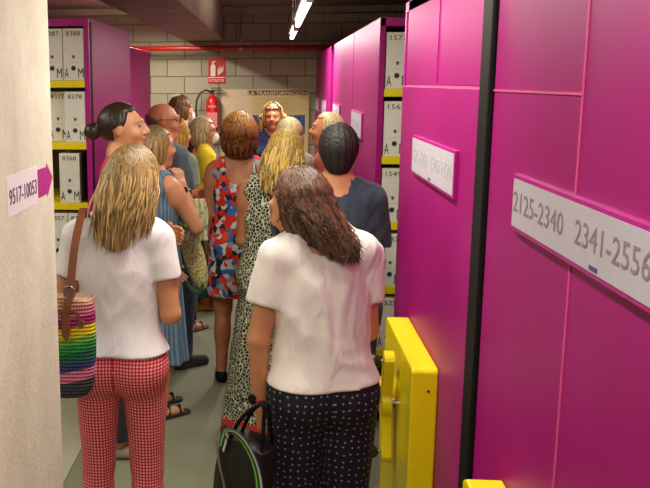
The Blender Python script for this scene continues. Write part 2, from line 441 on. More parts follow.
MB().prism([(-.075, -.065), (-.015, -.065), (-.015, .055), (-.03, .08), (-.06, .08), (-.075, .055)], lambda u, v, d: (u, -d, v), .0005, .0015).prism(
    [(-.058, .085), (-.032, .085), (-.032, .105), (-.01, .11), (-.01, .12), (-.058, .12)], lambda u, v, d: (u, -d, v), .0005, .0015).build('extinguisher_symbol', sw, s_)
fl = MB()
for k in range(4):
    u = .022+.018*k
    fl.prism([(u-.008, -.055+.01*k), (u+.010, -.05+.02*k), (u+.004, .0+.02*(k % 2)), (u+.012, .05+.02*(k % 2)), (u-.006, .02)], lambda u_, v, d: (u_, -d, v), .0005, .0015)
fl.build('flame_symbol', sw, s_)
MB().box(-.105, .105, -.001, 0, -.088, -.078).build('rule_line', sw, s_)
text('EXTINTOR', -.092, -.138, .184, .036, bs_, sw, s_)
e_ = empty('fire_extinguisher', (-.735, YW-.12, 1.17)); tag(e_, 'red fire extinguisher with black hose hung on the back wall', 'fire extinguisher')
MB().lathe([(.06, 0), (.078, .012), (.08, .03), (.08, .42), (.07, .46), (.045, .49), (.024, .505), (.024, .53)], (0, 0, 0), 'z', 28).build('cylinder', RED, e_, smooth=True)
MB().lathe([(.022, .525), (.022, .57)], (0, 0, 0), 'z', 16).box(-.01, .12, -.012, .012, .565, .578).box(-.02, .11, -.012, .012, .592, .604).build('valve_lever', plain('extinguisher_black', (26, 24, 22), .5), e_)
MB().tube([(-.02, 0, .55), (-.08, -.01, .575), (-.15, -.01, .54), (-.195, -.01, .45), (-.205, -.01, .33), (-.19, -.01, .18), (-.14, -.01, .1), (-.1, -.01, .06)], .012, 10).build('hose', plain('extinguisher_black', (26, 24, 22), .5), e_, smooth=True)
MB().box(-.0655, .0655, -.083, -.06, .12, .30).build('instruction_label', plain('ext_label', (206, 120, 110), .6), e_)
text('EXTINTOR', -.05, .36, .1, .025, lambda u, v, d: (u, -.0815-d, v), sw, e_)
MB().box(-.03, .03, .07, .12, .40, .46).build('bracket', STEEL, e_)
po = empty('exhibition_poster', (-.085, YW-.03, 1.36)); tag(po, 'wide beige exhibition poster titled LA TRANSFORMACIÓN leaning on the back wall', 'poster')
PB = lambda u, v, d: (u, -.001-d, v)
MB().box(-.545, .545, 0, .02, -.80, .39).build('board', plain('poster_beige', (206, 184, 122), .6, var=.03), po)
MB().box(-.54, -.185, -.002, 0, -.3, .385).build('blank_panel', plain('poster_pale', (206, 184, 150), .6), po)
MB().box(-.215, .53, -.003, 0, .315, .375).build('title_band', plain('poster_brown', (104, 66, 40), .6), po)
text('LA TRANSFORMACIÓN', -.205, .318, .72, .056, lambda u, v, d: (u, -.0035-d, v), plain('title_cream', (240, 220, 170), .6), po)
def mapmat():
    m, nt, p = newmat('printed_blue_map')
    n = noise(nt, coords(nt), 9, 5)
    nt.links.new(ramp(nt, n, [(.35, lin((30, 42, 110))), (.55, lin((44, 84, 160))), (.62, lin((90, 110, 90))), (.75, lin((150, 130, 80)))]), p.inputs['Base Color'])
    p.inputs['Roughness'].default_value = .5; return m
MB().box(-.16, .50, -.003, 0, -.16, .07).build('map_picture', mapmat(), po)
tl = MB()
for k in range(9): tl.box(-.15, .3+.15*random.random(), -.0025, 0, .275-.022*k, .280-.022*k)
tl.build('printed_lines', plain('poster_text', (170, 146, 96), .6), po)

# sign on the pillar
lab = empty('paper_sign', (PX, 2.01, 1.598)); tag(lab, 'white paper sign 9517-10053 with magenta arrow taped to the concrete pillar', 'sign')
PB2 = lambda u, v, d: (.0012+d, u, v)
MB().box(0, .001, -.127, .132, -.045, .047).build('paper', plain('sign_paper', (232, 222, 226), .7, var=.01), lab)
text('9517-10053', -.112, -.019, .232, .036, PB2, plain('sign_violet_ink', (92, 44, 92), .7), lab)
MB().prism([(.136, -.033), (.225, -.033), (.225, -.042), (.282, .004), (.225, .046), (.225, .037), (.136, .037)], lambda u, v, d: (d, u, v), 0, .0012).build('arrow', plain('arrow_magenta', (176, 20, 130), .6), lab)

# ================================================================ people: one smooth surface per body, grown from a distance field
class Field:
    def __init__(s, lo, hi, h):
        s.lo = np.array(lo, float); s.h = h; s.n = np.maximum(4, np.ceil((np.array(hi)-s.lo)/h).astype(int)+1)
        s.f = np.full(s.n, .08, np.float32)
    def sub(s, lo, hi):
        i0 = np.clip(np.floor((np.array(lo)-s.lo)/s.h).astype(int), 0, s.n-1); i1 = np.clip(np.ceil((np.array(hi)-s.lo)/s.h).astype(int)+1, 1, s.n)
        if (i1 <= i0).any(): return None, None
        sl = tuple(slice(a, b) for a, b in zip(i0, i1))
        ax = [(s.lo[k]+s.h*np.arange(i0[k], i1[k])).astype(np.float32) for k in range(3)]
        return sl, np.stack(np.meshgrid(*ax, indexing='ij'), -1)
    def add(s, pr, k=.02, off=0.0):
        lo, hi = pr.bounds(); m = .045+abs(off)+k
        sl, P = s.sub(np.array(lo)-m, np.array(hi)+m)
        if sl is None: return s
        d = pr(P)-off; a = s.f[sl]
        if pr.cut: s.f[sl] = np.maximum(a, -d) if k <= 0 else smax(a, -d, k)
        else: s.f[sl] = smin(a, d, k)
        return s
    def full(s):
        return s.sub(s.lo, s.lo+s.h*s.n)[1]
def smin(a, b, k):
    if k <= 1e-5: return np.minimum(a, b)
    h = np.maximum(k-np.abs(a-b), 0)/k; return np.minimum(a, b)-h*h*k*.25
def smax(a, b, k): return -smin(-a, -b, k)
class Cone:        # tapered capsule, optionally squashed along one direction, optionally cut flat at b
    def __init__(s, a, b, ra, rb=None, sq=None, flat=False, cut=False):
        s.a = np.array(a, float); s.b = np.array(b, float); s.ra = ra; s.rb = ra if rb is None else rb; s.sq = sq; s.flat = flat; s.cut = cut
    def bounds(s):
        r = max(s.ra, s.rb)*(1.6 if s.sq else 1); return np.minimum(s.a, s.b)-r, np.maximum(s.a, s.b)+r
    def __call__(s, P):
        ab = (s.b-s.a).astype(np.float32); L2 = float(ab@ab); pa = P-s.a.astype(np.float32)
        t = np.clip((pa@ab)/max(L2, 1e-9), 0, 1); q = pa-t[..., None]*ab
        if s.sq is not None:
            dr = np.array(s.sq[0], np.float32); dr /= np.linalg.norm(dr); c = q@dr; q = q+dr*(c*(1/s.sq[1]-1))[..., None]
        d = np.sqrt((q*q).sum(-1))-(s.ra+(s.rb-s.ra)*t)
        if s.flat:
            L = math.sqrt(L2); d = np.maximum(d, (pa@ab)/L-L)
        return d
class Ell:
    def __init__(s, c, r, rot=None, cut=False):
        s.c = np.array(c, float); s.r = np.array(r, float); s.rot = rot; s.cut = cut
    def bounds(s):
        m = s.r if s.rot is None else np.full(3, s.r.max()); return s.c-m, s.c+m
    def __call__(s, P):
        q = P-s.c.astype(np.float32)
        if s.rot is not None: q = q@s.rot.astype(np.float32)
        r = s.r.astype(np.float32); k0 = np.sqrt(((q/r)**2).sum(-1)); k1 = np.sqrt(((q/(r*r))**2).sum(-1))
        return k0*(k0-1)/np.maximum(k1, 1e-6)
def surface(fl):
    """naive surface nets"""
    f = fl.f; n = np.array(f.shape); s = f < 0
    c = np.zeros(n-1, int)
    for dx in (0, 1):
        for dy in (0, 1):
            for dz in (0, 1): c += s[dx:n[0]-1+dx, dy:n[1]-1+dy, dz:n[2]-1+dz]
    act = (c > 0) & (c < 8); idx = np.argwhere(act); ids = np.full(n-1, -1, int); ids[act] = np.arange(len(idx))
    acc = np.zeros((len(idx), 3)); cnt = np.zeros(len(idx))
    cor = np.array([(x, y, z) for x in (0, 1) for y in (0, 1) for z in (0, 1)])
    vals = np.stack([f[idx[:, 0]+q[0], idx[:, 1]+q[1], idx[:, 2]+q[2]] for q in cor], 1)
    for i in range(8):
        for j in range(i+1, 8):
            if np.abs(cor[i]-cor[j]).sum() != 1: continue
            a, b = vals[:, i], vals[:, j]; m = (a < 0) != (b < 0)
            t = np.where(m, a/np.where(m, a-b, 1), 0)[:, None]
            acc += np.where(m[:, None], cor[i]+t*(cor[j]-cor[i]), 0); cnt += m
    V = fl.lo+(idx+acc/cnt[:, None])*fl.h
    Q = []
    for ax in range(3):
        u, v = [(1, 2), (2, 0), (0, 1)][ax]
        s0 = np.take(s, range(n[ax]-1), ax); s1 = np.take(s, range(1, n[ax]), ax); e = np.argwhere(s0 != s1)
        ok = (e[:, u] > 0) & (e[:, v] > 0) & (e[:, u] < n[u]-1) & (e[:, v] < n[v]-1); e = e[ok]
        if not len(e): continue
        q = []
        for du, dv in ((1, 1), (0, 1), (0, 0), (1, 0)):
            g = e.copy(); g[:, u] -= du; g[:, v] -= dv; q.append(ids[g[:, 0], g[:, 1], g[:, 2]])
        q = np.stack(q, 1); fl_ = s0[e[:, 0], e[:, 1], e[:, 2]]; q[~fl_] = q[~fl_][:, ::-1]; Q.append(q)
    return V, np.concatenate(Q) if Q else np.zeros((0, 4), int)
def npmesh(name, V, Q, mat, parent, attrs=None, smooth=True):
    me = bpy.data.meshes.new(name); me.vertices.add(len(V)); me.vertices.foreach_set('co', V.astype(np.float32).ravel())
    Q = np.asarray(Q); k = Q.shape[1]; me.loops.add(Q.size); me.loops.foreach_set('vertex_index', Q.astype(np.int32).ravel())
    me.polygons.add(len(Q)); me.polygons.foreach_set('loop_start', np.arange(0, Q.size, k, dtype=np.int32)); me.polygons.foreach_set('loop_total', np.full(len(Q), k, np.int32))
    me.polygons.foreach_set('use_smooth', np.full(len(Q), smooth)); me.update(); me.validate()
    me.materials.append(mat)
    for nm, arr in (attrs or {}).items():
        if arr.ndim == 1: at = me.attributes.new(nm, 'FLOAT', 'POINT'); at.data.foreach_set('value', arr.astype(np.float32))
        else: at = me.attributes.new(nm, 'FLOAT_VECTOR', 'POINT'); at.data.foreach_set('vector', arr.astype(np.float32).ravel())
    o = bpy.data.objects.new(name, me); COL.objects.link(o); o.parent = parent; return o
def rotm(ax, deg):
    return np.array(Matrix.Rotation(R(deg), 3, ax))
def waves(P, seed, wl, amp, stretch=(1, 1, .45)):
    """cloth folds: bent ridges that come and go"""
    rs = np.random.RandomState(seed); d = np.zeros(P.shape[:-1], np.float32); Q = P*np.array(stretch, np.float32)
    warp = np.sin(P[..., 2]*9+P[..., 0]*7+seed)*.5+np.sin(P[..., 0]*17-P[..., 2]*13+seed*2)*.35
    for i in range(6):
        k = rs.normal(size=3); k /= np.linalg.norm(k); k *= 2*PI/(wl*(.6+.9*rs.rand()))
        m = .5+.5*np.sin(P@(rs.normal(size=3)*9).astype(np.float32)+rs.rand()*6)
        q = np.sin(Q@k.astype(np.float32)+rs.rand()*6+warp*2.2); d += (1-2*np.abs(q)**.8)*m
    return -d*(amp/2.4)

# ---- materials for people
def mat_skin(name, rgb, lip=(160, 60, 50)):
    m, nt, p = newmat(name); n = noise(nt, coords(nt), 14, 4)
    c = lin(rgb); c = ramp(nt, n, [(.3, tuple(x*.86 for x in c)), (.7, c)])
    c = mixc(nt, attr(nt, 'lip').outputs['Fac'], c, lin(lip)); nt.links.new(c, p.inputs['Base Color'])
    p.inputs['Roughness'].default_value = .5; p.inputs['Subsurface Weight'].default_value = .06; p.inputs['Subsurface Scale'].default_value = .02
    return m
SK1 = mat_skin('skin_tan', (206, 142, 100)); SK2 = mat_skin('skin_warm', (214, 152, 110)); SK3 = mat_skin('skin_ruddy', (208, 134, 92)); SK4 = mat_skin('skin_brown', (176, 112, 76))
def mat_hair(name, dark, light, rough=.42, top=None):
    m, nt, p = newmat(name)
    t = attr(nt, 'tint').outputs['Fac']; n = noise(nt, coords(nt, (70, 70, 7)), 1.0, 4)
    f = math_(nt, 'ADD', math_(nt, 'MULTIPLY', t, .65), math_(nt, 'MULTIPLY', n, .45))
    c = ramp(nt, f, [(.2, lin(dark)), (.8, lin(light))])
    if top: # darker roots near the crown
        c = mixc(nt, attr(nt, 'root').outputs['Fac'], c, lin(top))
    nt.links.new(c, p.inputs['Base Color']); p.inputs['Roughness'].default_value = rough
    bump(nt, p, n, .5, .004); return m
def fabric(name, rgb, rough=.85, weave=500, var=.05):
    m, nt, p = newmat(name); v = coords(nt); n = noise(nt, v, weave, 2); n1 = noise(nt, v, 6, 3)
    c = lin(rgb); c = ramp(nt, n1, [(.3, tuple(x*(1-var) for x in c)), (.7, c)])
    nt.links.new(c, p.inputs['Base Color']); p.inputs['Roughness'].default_value = rough; p.inputs['Sheen Weight'].default_value = .15
    wv = nd(nt, 'ShaderNodeTexNoise'); wv.inputs['Scale'].default_value = 9; wv.inputs['Detail'].default_value = 2; wv.inputs['Distortion'].default_value = 1.5
    nt.links.new(coords(nt, (1, 1, .5)), wv.inputs['Vector'])
    bump(nt, p, math_(nt, 'ADD', math_(nt, 'MULTIPLY', n, .04), wv.outputs[0]), .55, .02); return m
def mat_gingham():
    m, nt, p = newmat('red_gingham'); a = attr(nt, 'wrap'); sp = nd(nt, 'ShaderNodeSeparateXYZ'); nt.links.new(a.outputs['Vector'], sp.inputs[0])
    def st(o): return math_(nt, 'GREATER_THAN', math_(nt, 'FRACT', math_(nt, 'DIVIDE', o, .0125)), .5)
    s = math_(nt, 'MULTIPLY', math_(nt, 'ADD', st(sp.outputs[0]), st(sp.outputs[1])), .5)
    c = ramp(nt, s, [(0, lin((232, 176, 176))), (.5, lin((206, 58, 74))), (1, lin((172, 8, 34)))], 'LINEAR')
    nt.links.new(c, p.inputs['Base Color']); p.inputs['Roughness'].default_value = .85; return m
def mat_leopard():
    m, nt, p = newmat('leopard_print'); v = coords(nt, (1, 1, .8))
    vo = nd(nt, 'ShaderNodeTexVoronoi', feature='DISTANCE_TO_EDGE'); vo.inputs['Scale'].default_value = 66; nt.links.new(v, vo.inputs['Vector'])
    vc = nd(nt, 'ShaderNodeTexVoronoi'); vc.inputs['Scale'].default_value = 62; nt.links.new(v, vc.inputs['Vector'])
    c = ramp(nt, vo.outputs['Distance'], [(0, lin((214, 212, 176))), (.055, lin((200, 200, 164))), (.085, lin((14, 22, 18))), (.30, lin((16, 26, 20))), (.40, lin((60, 84, 66)))])
    nt.links.new(c, p.inputs['Base Color']); p.inputs['Roughness'].default_value = .8; return m
def mat_floral():
    m, nt, p = newmat('floral_print'); v0 = coords(nt)
    n = nd(nt, 'ShaderNodeTexNoise'); n.inputs['Scale'].default_value = 34; nt.links.new(v0, n.inputs['Vector'])
    mm = nd(nt, 'ShaderNodeVectorMath', operation='SCALE'); nt.links.new(n.outputs['Color'], mm.inputs[0]); mm.inputs['Scale'].default_value = .03
    ad = nd(nt, 'ShaderNodeVectorMath', operation='ADD'); nt.links.new(v0, ad.inputs[0]); nt.links.new(mm.outputs[0], ad.inputs[1])
    vo = nd(nt, 'ShaderNodeTexVoronoi'); vo.inputs['Scale'].default_value = 32; nt.links.new(ad.outputs[0], vo.inputs['Vector'])
    sp = nd(nt, 'ShaderNodeSeparateColor'); nt.links.new(vo.outputs['Color'], sp.inputs[0])
    c = ramp(nt, sp.outputs[0], [(0, lin((206, 34, 22))), (.26, lin((196, 200, 196))), (.48, lin((22, 28, 44))), (.68, lin((40, 98, 160))), (.80, lin((210, 70, 44))), (.90, lin((140, 150, 150)))], 'CONSTANT')
    ce = ramp(nt, vo.outputs['Distance'], [(.0, lin((40, 30, 40))), (.12, (1, 1, 1))]); c = mixc(nt, 1.0, c, ce, 'MULTIPLY')
    nt.links.new(c, p.inputs['Base Color']); p.inputs['Roughness'].default_value = .8; return m
def mat_dots():
    m, nt, p = newmat('navy_dotted'); a = attr(nt, 'wrap')
    vo = nd(nt, 'ShaderNodeTexVoronoi', voronoi_dimensions='2D'); vo.inputs['Scale'].default_value = 38; vo.inputs['Randomness'].default_value = .35
    nt.links.new(a.outputs['Vector'], vo.inputs['Vector'])
    c = ramp(nt, vo.outputs['Distance'], [(.10, lin((150, 150, 168))), (.16, lin((12, 12, 28)))]); nt.links.new(c, p.inputs['Base Color'])
    p.inputs['Roughness'].default_value = .8; return m
def mat_stripe(name, c1, c2, per, axis=0):
    m, nt, p = newmat(name); a = attr(nt, 'wrap'); sp = nd(nt, 'ShaderNodeSeparateXYZ'); nt.links.new(a.outputs['Vector'], sp.inputs[0])
    s = math_(nt, 'GREATER_THAN', math_(nt, 'FRACT', math_(nt, 'DIVIDE', sp.outputs[axis], per)), .55)
    n = noise(nt, coords(nt), 60, 2)
    c = mixc(nt, math_(nt, 'MULTIPLY', s, n), lin(c1), lin(c2)); nt.links.new(c, p.inputs['Base Color']); p.inputs['Roughness'].default_value = .85; return m

class Person:
    """local axes: x to the figure's right, y forward, z up; sizes are for 1.70 m and scaled by height"""
    def __init__(s, name_label, x, y, face, height=1.65, girth=1.0, bust=1.0, head=(0, 0, 0), lean=(0, 0), arms=None, step=.01, skin=SK1, res=.008, head_off=(0, 0, 0), legs=None, hip=1.0, child=False):
        s.s = height/1.70; s.g = girth; s.res = res/s.s
        s.root = empty('person', (x, y, 0), R(face)); s.root.scale = (1, 1, 1); tag(s.root, name_label, 'person', None)
        s.skin = skin; s.nk = 0 if bust else .008; s.leanm = rotm('X', lean[0])@rotm('Y', lean[1]); s.piv = np.array([0, 0, .95]); s.hoff = np.array(head_off)
        s.hm = rotm('Z', head[0])@rotm('X', head[1])@rotm('Y', head[2]); s.hp = np.array([0, .0, 1.50])
        g = g_ = girth
        T = s.T
        # joints
        s.sh = {}; s.el = {}; s.wr = {}; s.fd = {}; s.ud = {}
        arms = arms or {}
        for k in (-1, 1):
            A = arms.get(k, {}); u = np.array(A.get('up', (.10, .0, -1)), float); f = np.array(A.get('fore', (.02, .22, -1)), float)
            u[0] *= k; f[0] *= k; u /= np.linalg.norm(u); f /= np.linalg.norm(f)
            sh = T((k*(.150+.012*(g-1)*3), -.005, 1.375)); s.sh[k] = sh; s.el[k] = sh+u*.285; s.wr[k] = s.el[k]+f*.245; s.fd[k] = f; s.ud[k] = u
            s.roll = getattr(s, 'roll', {}); s.roll[k] = A.get('palm', None); s.curl = getattr(s, 'curl', {}); s.curl[k] = A.get('curl', .5)
        legs = legs or {}
        s.leg = {}
        for k in (-1, 1):
            st = np.array(legs.get(k, (k*.105, 0.0)))
            s.leg[k] = (np.array([k*.085*hip, 0, .88]), np.array([(k*.085+st[0])*.5, st[1]*.5+.02, .48]), np.array([st[0], st[1]-.02, .085]))
        ge = 1+(g-1)*.6; h_ = hip
        s.torso = [
            (Ell((0, -.01, .93), (.165*g*h_, .115*ge, .125)), .05), (Ell((.075*h_, -.055, .89), (.092*h_, .088, .10)), .04), (Ell((-.075*h_, -.055, .89), (.092*h_, .088, .10)), .04),
            (Ell(T((0, 0, 1.07)), (.130*g, .098*g, .15), s.leanm), .06), (Ell(T((0, -.005, 1.24)), (.150*g, .108*ge, .17), s.leanm), .05),
            (Cone(T((-.125*ge, -.01, 1.375)), T((.125*ge, -.01, 1.375)), .058), .05),
            (Cone(T((-.115, -.015, 1.40)), T((-.02, -.015, 1.475)), .036), .05), (Cone(T((.115, -.015, 1.40)), T((.02, -.015, 1.475)), .036), .05)]
        if bust:
            for k in (-1, 1): s.torso.append((Ell(T((k*.072*g, .085*ge, 1.245)), (.062*bust, .060*bust, .066*bust)), .03))
        if g > 1.15: s.torso.append((Ell(T((0, .06, 1.06)), (.15*g, .11*g, .12)), .06))
        s.armp = []
        for k in (-1, 1):
            ga = 1+(g-1)*.7
            s.armp += [(Cone(s.sh[k], s.el[k], .050*ga, .039*ga), .02, k, 'u'), (Cone(s.el[k], s.wr[k], .038*ga, .025*ga), .015, k, 'f'),
                       (Ell(s.sh[k]+s.ud[k]*.06, (.05*ga, .052*ga, .07)), .03, k, 'u')]
        s.legp = []
        for k in (-1, 1):
            a, b, c = s.leg[k]; gl = 1+(g-1)*.7
            s.legp += [(Cone(a, b, .086*gl, .056*gl), .04, k), (Cone(b, c, .052*gl, .034*gl), .02, k), (Ell(b*.62+c*.38+np.array([0, -.022, 0]), (.046*gl, .046*gl, .10)), .03, k),
                       (Cone(c+np.array([0, -.02, -.045]), c+np.array([0, .13, -.062]), .034, .024), .02, k)]
    def T(s, p):
        p = np.array(p, float); return s.leanm@(p-s.piv)+s.piv
    def H(s, p):                       # a point of the head, carried by neck pose and torso lean
        p = np.array(p, float); q = s.hm@(p-s.hp)+s.hp+s.hoff; return s.T(q)
    @property
    def HR(s): return s.leanm@s.hm
    def emit(s, name, fl, mat, attrs=None, parent=None, kind=None):
        V, Q = surface(fl)
        at = attrs(V) if attrs else None
        return npmesh(name, V*s.s, Q, mat, parent or s.root, at)
    def body(s, clip_low=None):
        pts = [s.H((0, 0, 1.75))]+[s.wr[k] for k in (-1, 1)]+[s.el[k] for k in (-1, 1)]+[s.leg[k][2] for k in (-1, 1)]+[s.sh[k] for k in (-1, 1)]+[np.array([.2*s.g, .2, 1]), np.array([-.2*s.g, -.2, 1])]
        lo = np.min(pts, 0)-.12; hi = np.max(pts, 0)+.12; lo[2] = -.02; lo[1] -= .03; hi[1] += .06
        s.lo, s.hi = lo, hi
        F_ = Field(lo, hi, s.res)
        for p, k in s.torso: F_.add(p, k)
        F_.add(Cone(s.T((0, -.012, 1.40)), s.H((0, -.012, 1.53)), .050+s.nk, .046+s.nk), .035)
        for p in s.legp: F_.add(p[0], p[1])
        for p in s.armp: F_.add(p[0], p[1])
        H, RT = s.H, s.HR
        F_.add(Ell(H((0, -.012, 1.612)), (.074, .094, .087), RT), .02)
        F_.add(Ell(H((0, .030, 1.560)), (.060, .066, .084), RT), .03)
        F_.add(Ell(H((0, .068, 1.497)), (.028, .028, .022), RT), .03)
        for k in (-1, 1):
            F_.add(Ell(H((k*.038, .062, 1.562)), (.024, .026, .022), RT), .02)            # cheek
            F_.add(Cone(H((k*.012, .087, 1.623)), H((k*.045, .070, 1.622)), .010), .015)   # brow
            e = Ell(H((k*.033, .098, 1.603)), (.020, .016, .012), RT, cut=True); F_.add(e, .012)
            F_.add(Ell(H((k*.077, -.008, 1.588)), (.009, .020, .032), RT@rotm('Z', -k*15)), .006)  # ear
        F_.add(Cone(H((0, .090, 1.610)), H((0, .114, 1.572)), .008, .013), .012); F_.add(Ell(H((0, .100, 1.564)), (.020, .014, .010), RT), .01)
        F_.add(Ell(H((0, .092, 1.540)), (.025, .012, .0065), RT), .006); F_.add(Ell(H((0, .090, 1.527)), (.021, .012, .0075), RT), .006)
        V, Q = surface(F_)
        inv = RT.T; loc = (V-H((0, .094, 1.534)))@inv.T
        lip = np.clip(1.6-np.sqrt((loc[:, 0]/.022)**2+(loc[:, 2]/.011)**2+(loc[:, 1]/.03)**2), 0, 1)*.8
        # hands, grown on a finer grid and joined to the same mesh
        for k in (-1, 1):
            v2, q2 = s.hand(k); Q = np.concatenate([Q, q2+len(V)]); V = np.concatenate([V, v2]); lip = np.concatenate([lip, np.zeros(len(v2))])
        o = npmesh('body', V*s.s, Q, s.skin, s.root, {'lip': lip}); 
        # eyes
        for k in (-1, 1):
            mb = MB(); c = H((k*.032, .0800, 1.602)); mb.ball((0, 0, 0), .0118*s.s, 10)
            e = mb.build('eye', EYEM, s.root, smooth=True); e.location = tuple(c*s.s); e.rotation_euler = Matrix(RT.tolist()).to_euler()
        s.head_h = H((0, 0, 1.7))
        return o
    def hand(s, k):
        w_ = s.wr[k]; f = s.fd[k]; pn = s.roll[k]
        pn = np.array((-k*1.0, 0, 0) if pn is None else pn, float); pn[0] *= 1 if s.roll[k] is None else k   # palm normal
        pn = pn-f*(pn@f); pn /= np.linalg.norm(pn); sd = np.cross(f, pn)*k                                   # sd: towards the thumb
        if s.roll[k] is None and sd[1] < 0: sd = -sd
        c = s.curl[k]; pr = []
        pr.append((Cone(w_-f*.03, w_+f*.02, .026, .024), 0)); 
        for i in range(4):
            b = w_+f*.02+sd*(.022-.015*i)*.6; t = w_+f*.085+sd*(.030-.0195*i); pr.append((Cone(b, t, .014, .0115, sq=(pn, .8)), .012))
            L = (.074, .082, .076, .060)[i]; p0 = t; d = f*1.0
            for j, fr in enumerate((.45, .3, .25)):
                an = c*(.5+.55*j)*1.15; dd = f*math.cos(an)+pn*math.sin(an); p1 = p0+dd*L*fr*1.05; pr.append((Cone(p0, p1, .0092-.0008*j, .0088-.0009*j), .004)); p0 = p1
        b = w_+f*.025+sd*.018; m1 = b+f*.030+sd*.026+pn*.012; m2 = m1+f*.030+sd*(.010-.012*c)+pn*(.012+.02*c)
        pr += [(Cone(b, m1, .014, .0115), .012), (Cone(m1, m2, .0108, .0085), .004)]
        a = np.array([p.bounds()[0] for p, _ in pr]).min(0)-.01; z = np.array([p.bounds()[1] for p, _ in pr]).max(0)+.01
        fl = Field(a, z, .0042)
        for p, kk in pr: fl.add(p, kk)
        return surface(fl)
    # ---- clothes
    def wrapuv(s, legs=False):
        def fn(V):
            cx = np.sign(V[:, 0])*.09*(V[:, 2] < .8) if legs else 0
            th = np.arctan2(V[:, 0]-cx, -(V[:, 1]+.01)); return {'wrap': np.stack([th*(.085 if legs else .16), V[:, 2], 0*th], 1)}
        if legs:
            def fn2(V):
                cx = np.sign(V[:, 0])*.088; dx = V[:, 0]-cx; th = np.arctan2(dx, -V[:, 1]); u = cx+th*np.hypot(dx, V[:, 1])
                return {'wrap': np.stack([u, V[:, 2], 0*u], 1)}
            return fn2
        return fn
    def grid(s, z0, z1, pad=.06, res=None):
        lo = s.lo.copy()-pad*.5; hi = s.hi.copy()+pad*.5; lo[2] = z0-.03; hi[2] = z1+.03
        return Field(lo, hi, res or s.res)
    tl, tw = .010, .012
    def top(s, mat, name='t_shirt', hem=.80, sleeve=.5, loose=.012, neck=.07, folds=.004, seed=1, skirt_w=(.17, .125), sleeveless=False, back_drop=0.0, wl=.10, box=True, neck_z=0):
        F_ = s.grid(hem-.05, 1.52)
        for p, k in s.torso: F_.add(p, k, loose)
        if box:      # cloth hangs straight from chest to hem
            gx = skirt_w[0]*s.g
            F_.add(Cone(s.T((0, 0, 1.25)), (0, -.005, hem-.1), .145*s.g, gx, sq=((0, 1, 0), skirt_w[1]/skirt_w[0])), .03, loose*.5)
        if sleeve and not sleeveless:
            for k in (-1, 1):
                e = s.sh[k]+(s.el[k]-s.sh[k])*sleeve
                ga = 1+(s.g-1)*.7
                F_.add(Cone(s.sh[k], e, .058*ga, .062*ga, flat=True), .02, loose*.7)
        P = F_.full(); g0 = F_.f+loose-.006; f = np.minimum(F_.f+waves(P, seed, wl, folds), g0)
        G = s.grid(hem-.05, 1.52)
        for p, k in s.torso[:3]: G.add(p, k, s.tl+.009)
        for k in (-1, 1):
            a, b, c = s.leg[k]; G.add(Cone(a, b, (.088+s.tw)*(1+(s.g-1)*.7), .06+s.tw), .035, s.tl+.009)
        G.add(Ell((0, 0, 1.02), (.14*s.g, .105*s.g, .15)), .04, s.tl+.009)
        f = smin(f, G.f, .01)
        f = np.maximum(f, hem-P[..., 2]+.008*np.sin(P[..., 0]*9+seed))
        nk = Cone(s.T((0, -.02-back_drop*.5, 1.43-back_drop)), s.T((0, .02, 1.60)), neck, neck+.03)
        f = np.maximum(f, -nk(P))
        if sleeveless:
            for k in (-1, 1): f = np.maximum(f, -Cone(s.sh[k]+np.array([k*.035, 0, .03]), s.sh[k]+np.array([k*.06, 0, -.12]), .07, .05)(P))
        F_.f = f
        return s.emit(name, F_, mat, s.wrapuv())
    def trousers(s, mat, name='trousers', hem=.10, waist=1.0, loose=.010, flare=0, folds=.003, seed=3, wide=0):
        F_ = s.grid(hem-.03, waist+.03)
        for p, k in s.torso[:3]: F_.add(p, k, loose)
        F_.add(Ell((0, 0, 1.02), (.14*s.g, .105*s.g, .15)), .04, loose)
        for k in (-1, 1):
            a, b, c = s.leg[k]; gl = 1+(s.g-1)*.7
            F_.add(Cone(a, b, (.088+wide)*gl, (.060+wide)*gl), .035, loose); F_.add(Cone(b, c, (.056+wide)*gl, .05+flare+wide), .02, loose)
        P = F_.full(); f = np.minimum(F_.f+waves(P, seed, .09, folds), F_.f+loose-.005)
        F_.f = np.maximum(np.maximum(f, hem-P[..., 2]), P[..., 2]-waist)
        return s.emit(name, F_, mat, s.wrapuv(True))
    def dress(s, mat, name='dress', hem=.5, loose=.010, w0=.135, w1=.24, depth=.8, flutes=9, fl_amp=.012, sleeveless=True, neck=.085, back_drop=.05, straps=True, sleeve=.4, seed=5, waist_z=1.08):
        F_ = s.grid(hem-.05, 1.50, pad=.3)
        for p, k in s.torso: F_.add(p, k, loose)
        if not sleeveless:
            for k in (-1, 1):
                e = s.sh[k]+(s.el[k]-s.sh[k])*sleeve; F_.add(Cone(s.sh[k], e, .056, .060, flat=True), .02, loose)
        P = F_.full(); sk = Cone((0, 0, waist_z), (0, 0, hem-.05), w0*s.g, w1*s.g, sq=((0, 1, 0), depth))(P)
        th = np.arctan2(P[..., 0], P[..., 1]); dn = np.clip((waist_z-P[..., 2])/(waist_z-hem), 0, 1)
        sk = sk+fl_amp*dn*np.sin(th*flutes+np.sin(P[..., 2]*5+seed)*.8)+.4*fl_amp*dn*np.sin(th*(flutes*2+3)+seed)
        f = smin(F_.f, sk.astype(np.float32), .03)+waves(P, seed, .10, .003)
        f = np.maximum(f, hem-P[..., 2])
        nk = Cone(s.T((0, -.03-back_drop*.3, 1.42-back_drop)), s.T((0, .01, 1.62)), neck, neck+.02)
        f = np.maximum(f, -nk(P))
        if sleeveless:
            for k in (-1, 1): f = np.maximum(f, -Cone(s.sh[k]+np.array([k*.045, 0, .04]), s.sh[k]+np.array([k*.06, 0, -.10]), .065, .045)(P))
        F_.f = f.astype(np.float32)
        return s.emit(name, F_, mat, s.wrapuv())
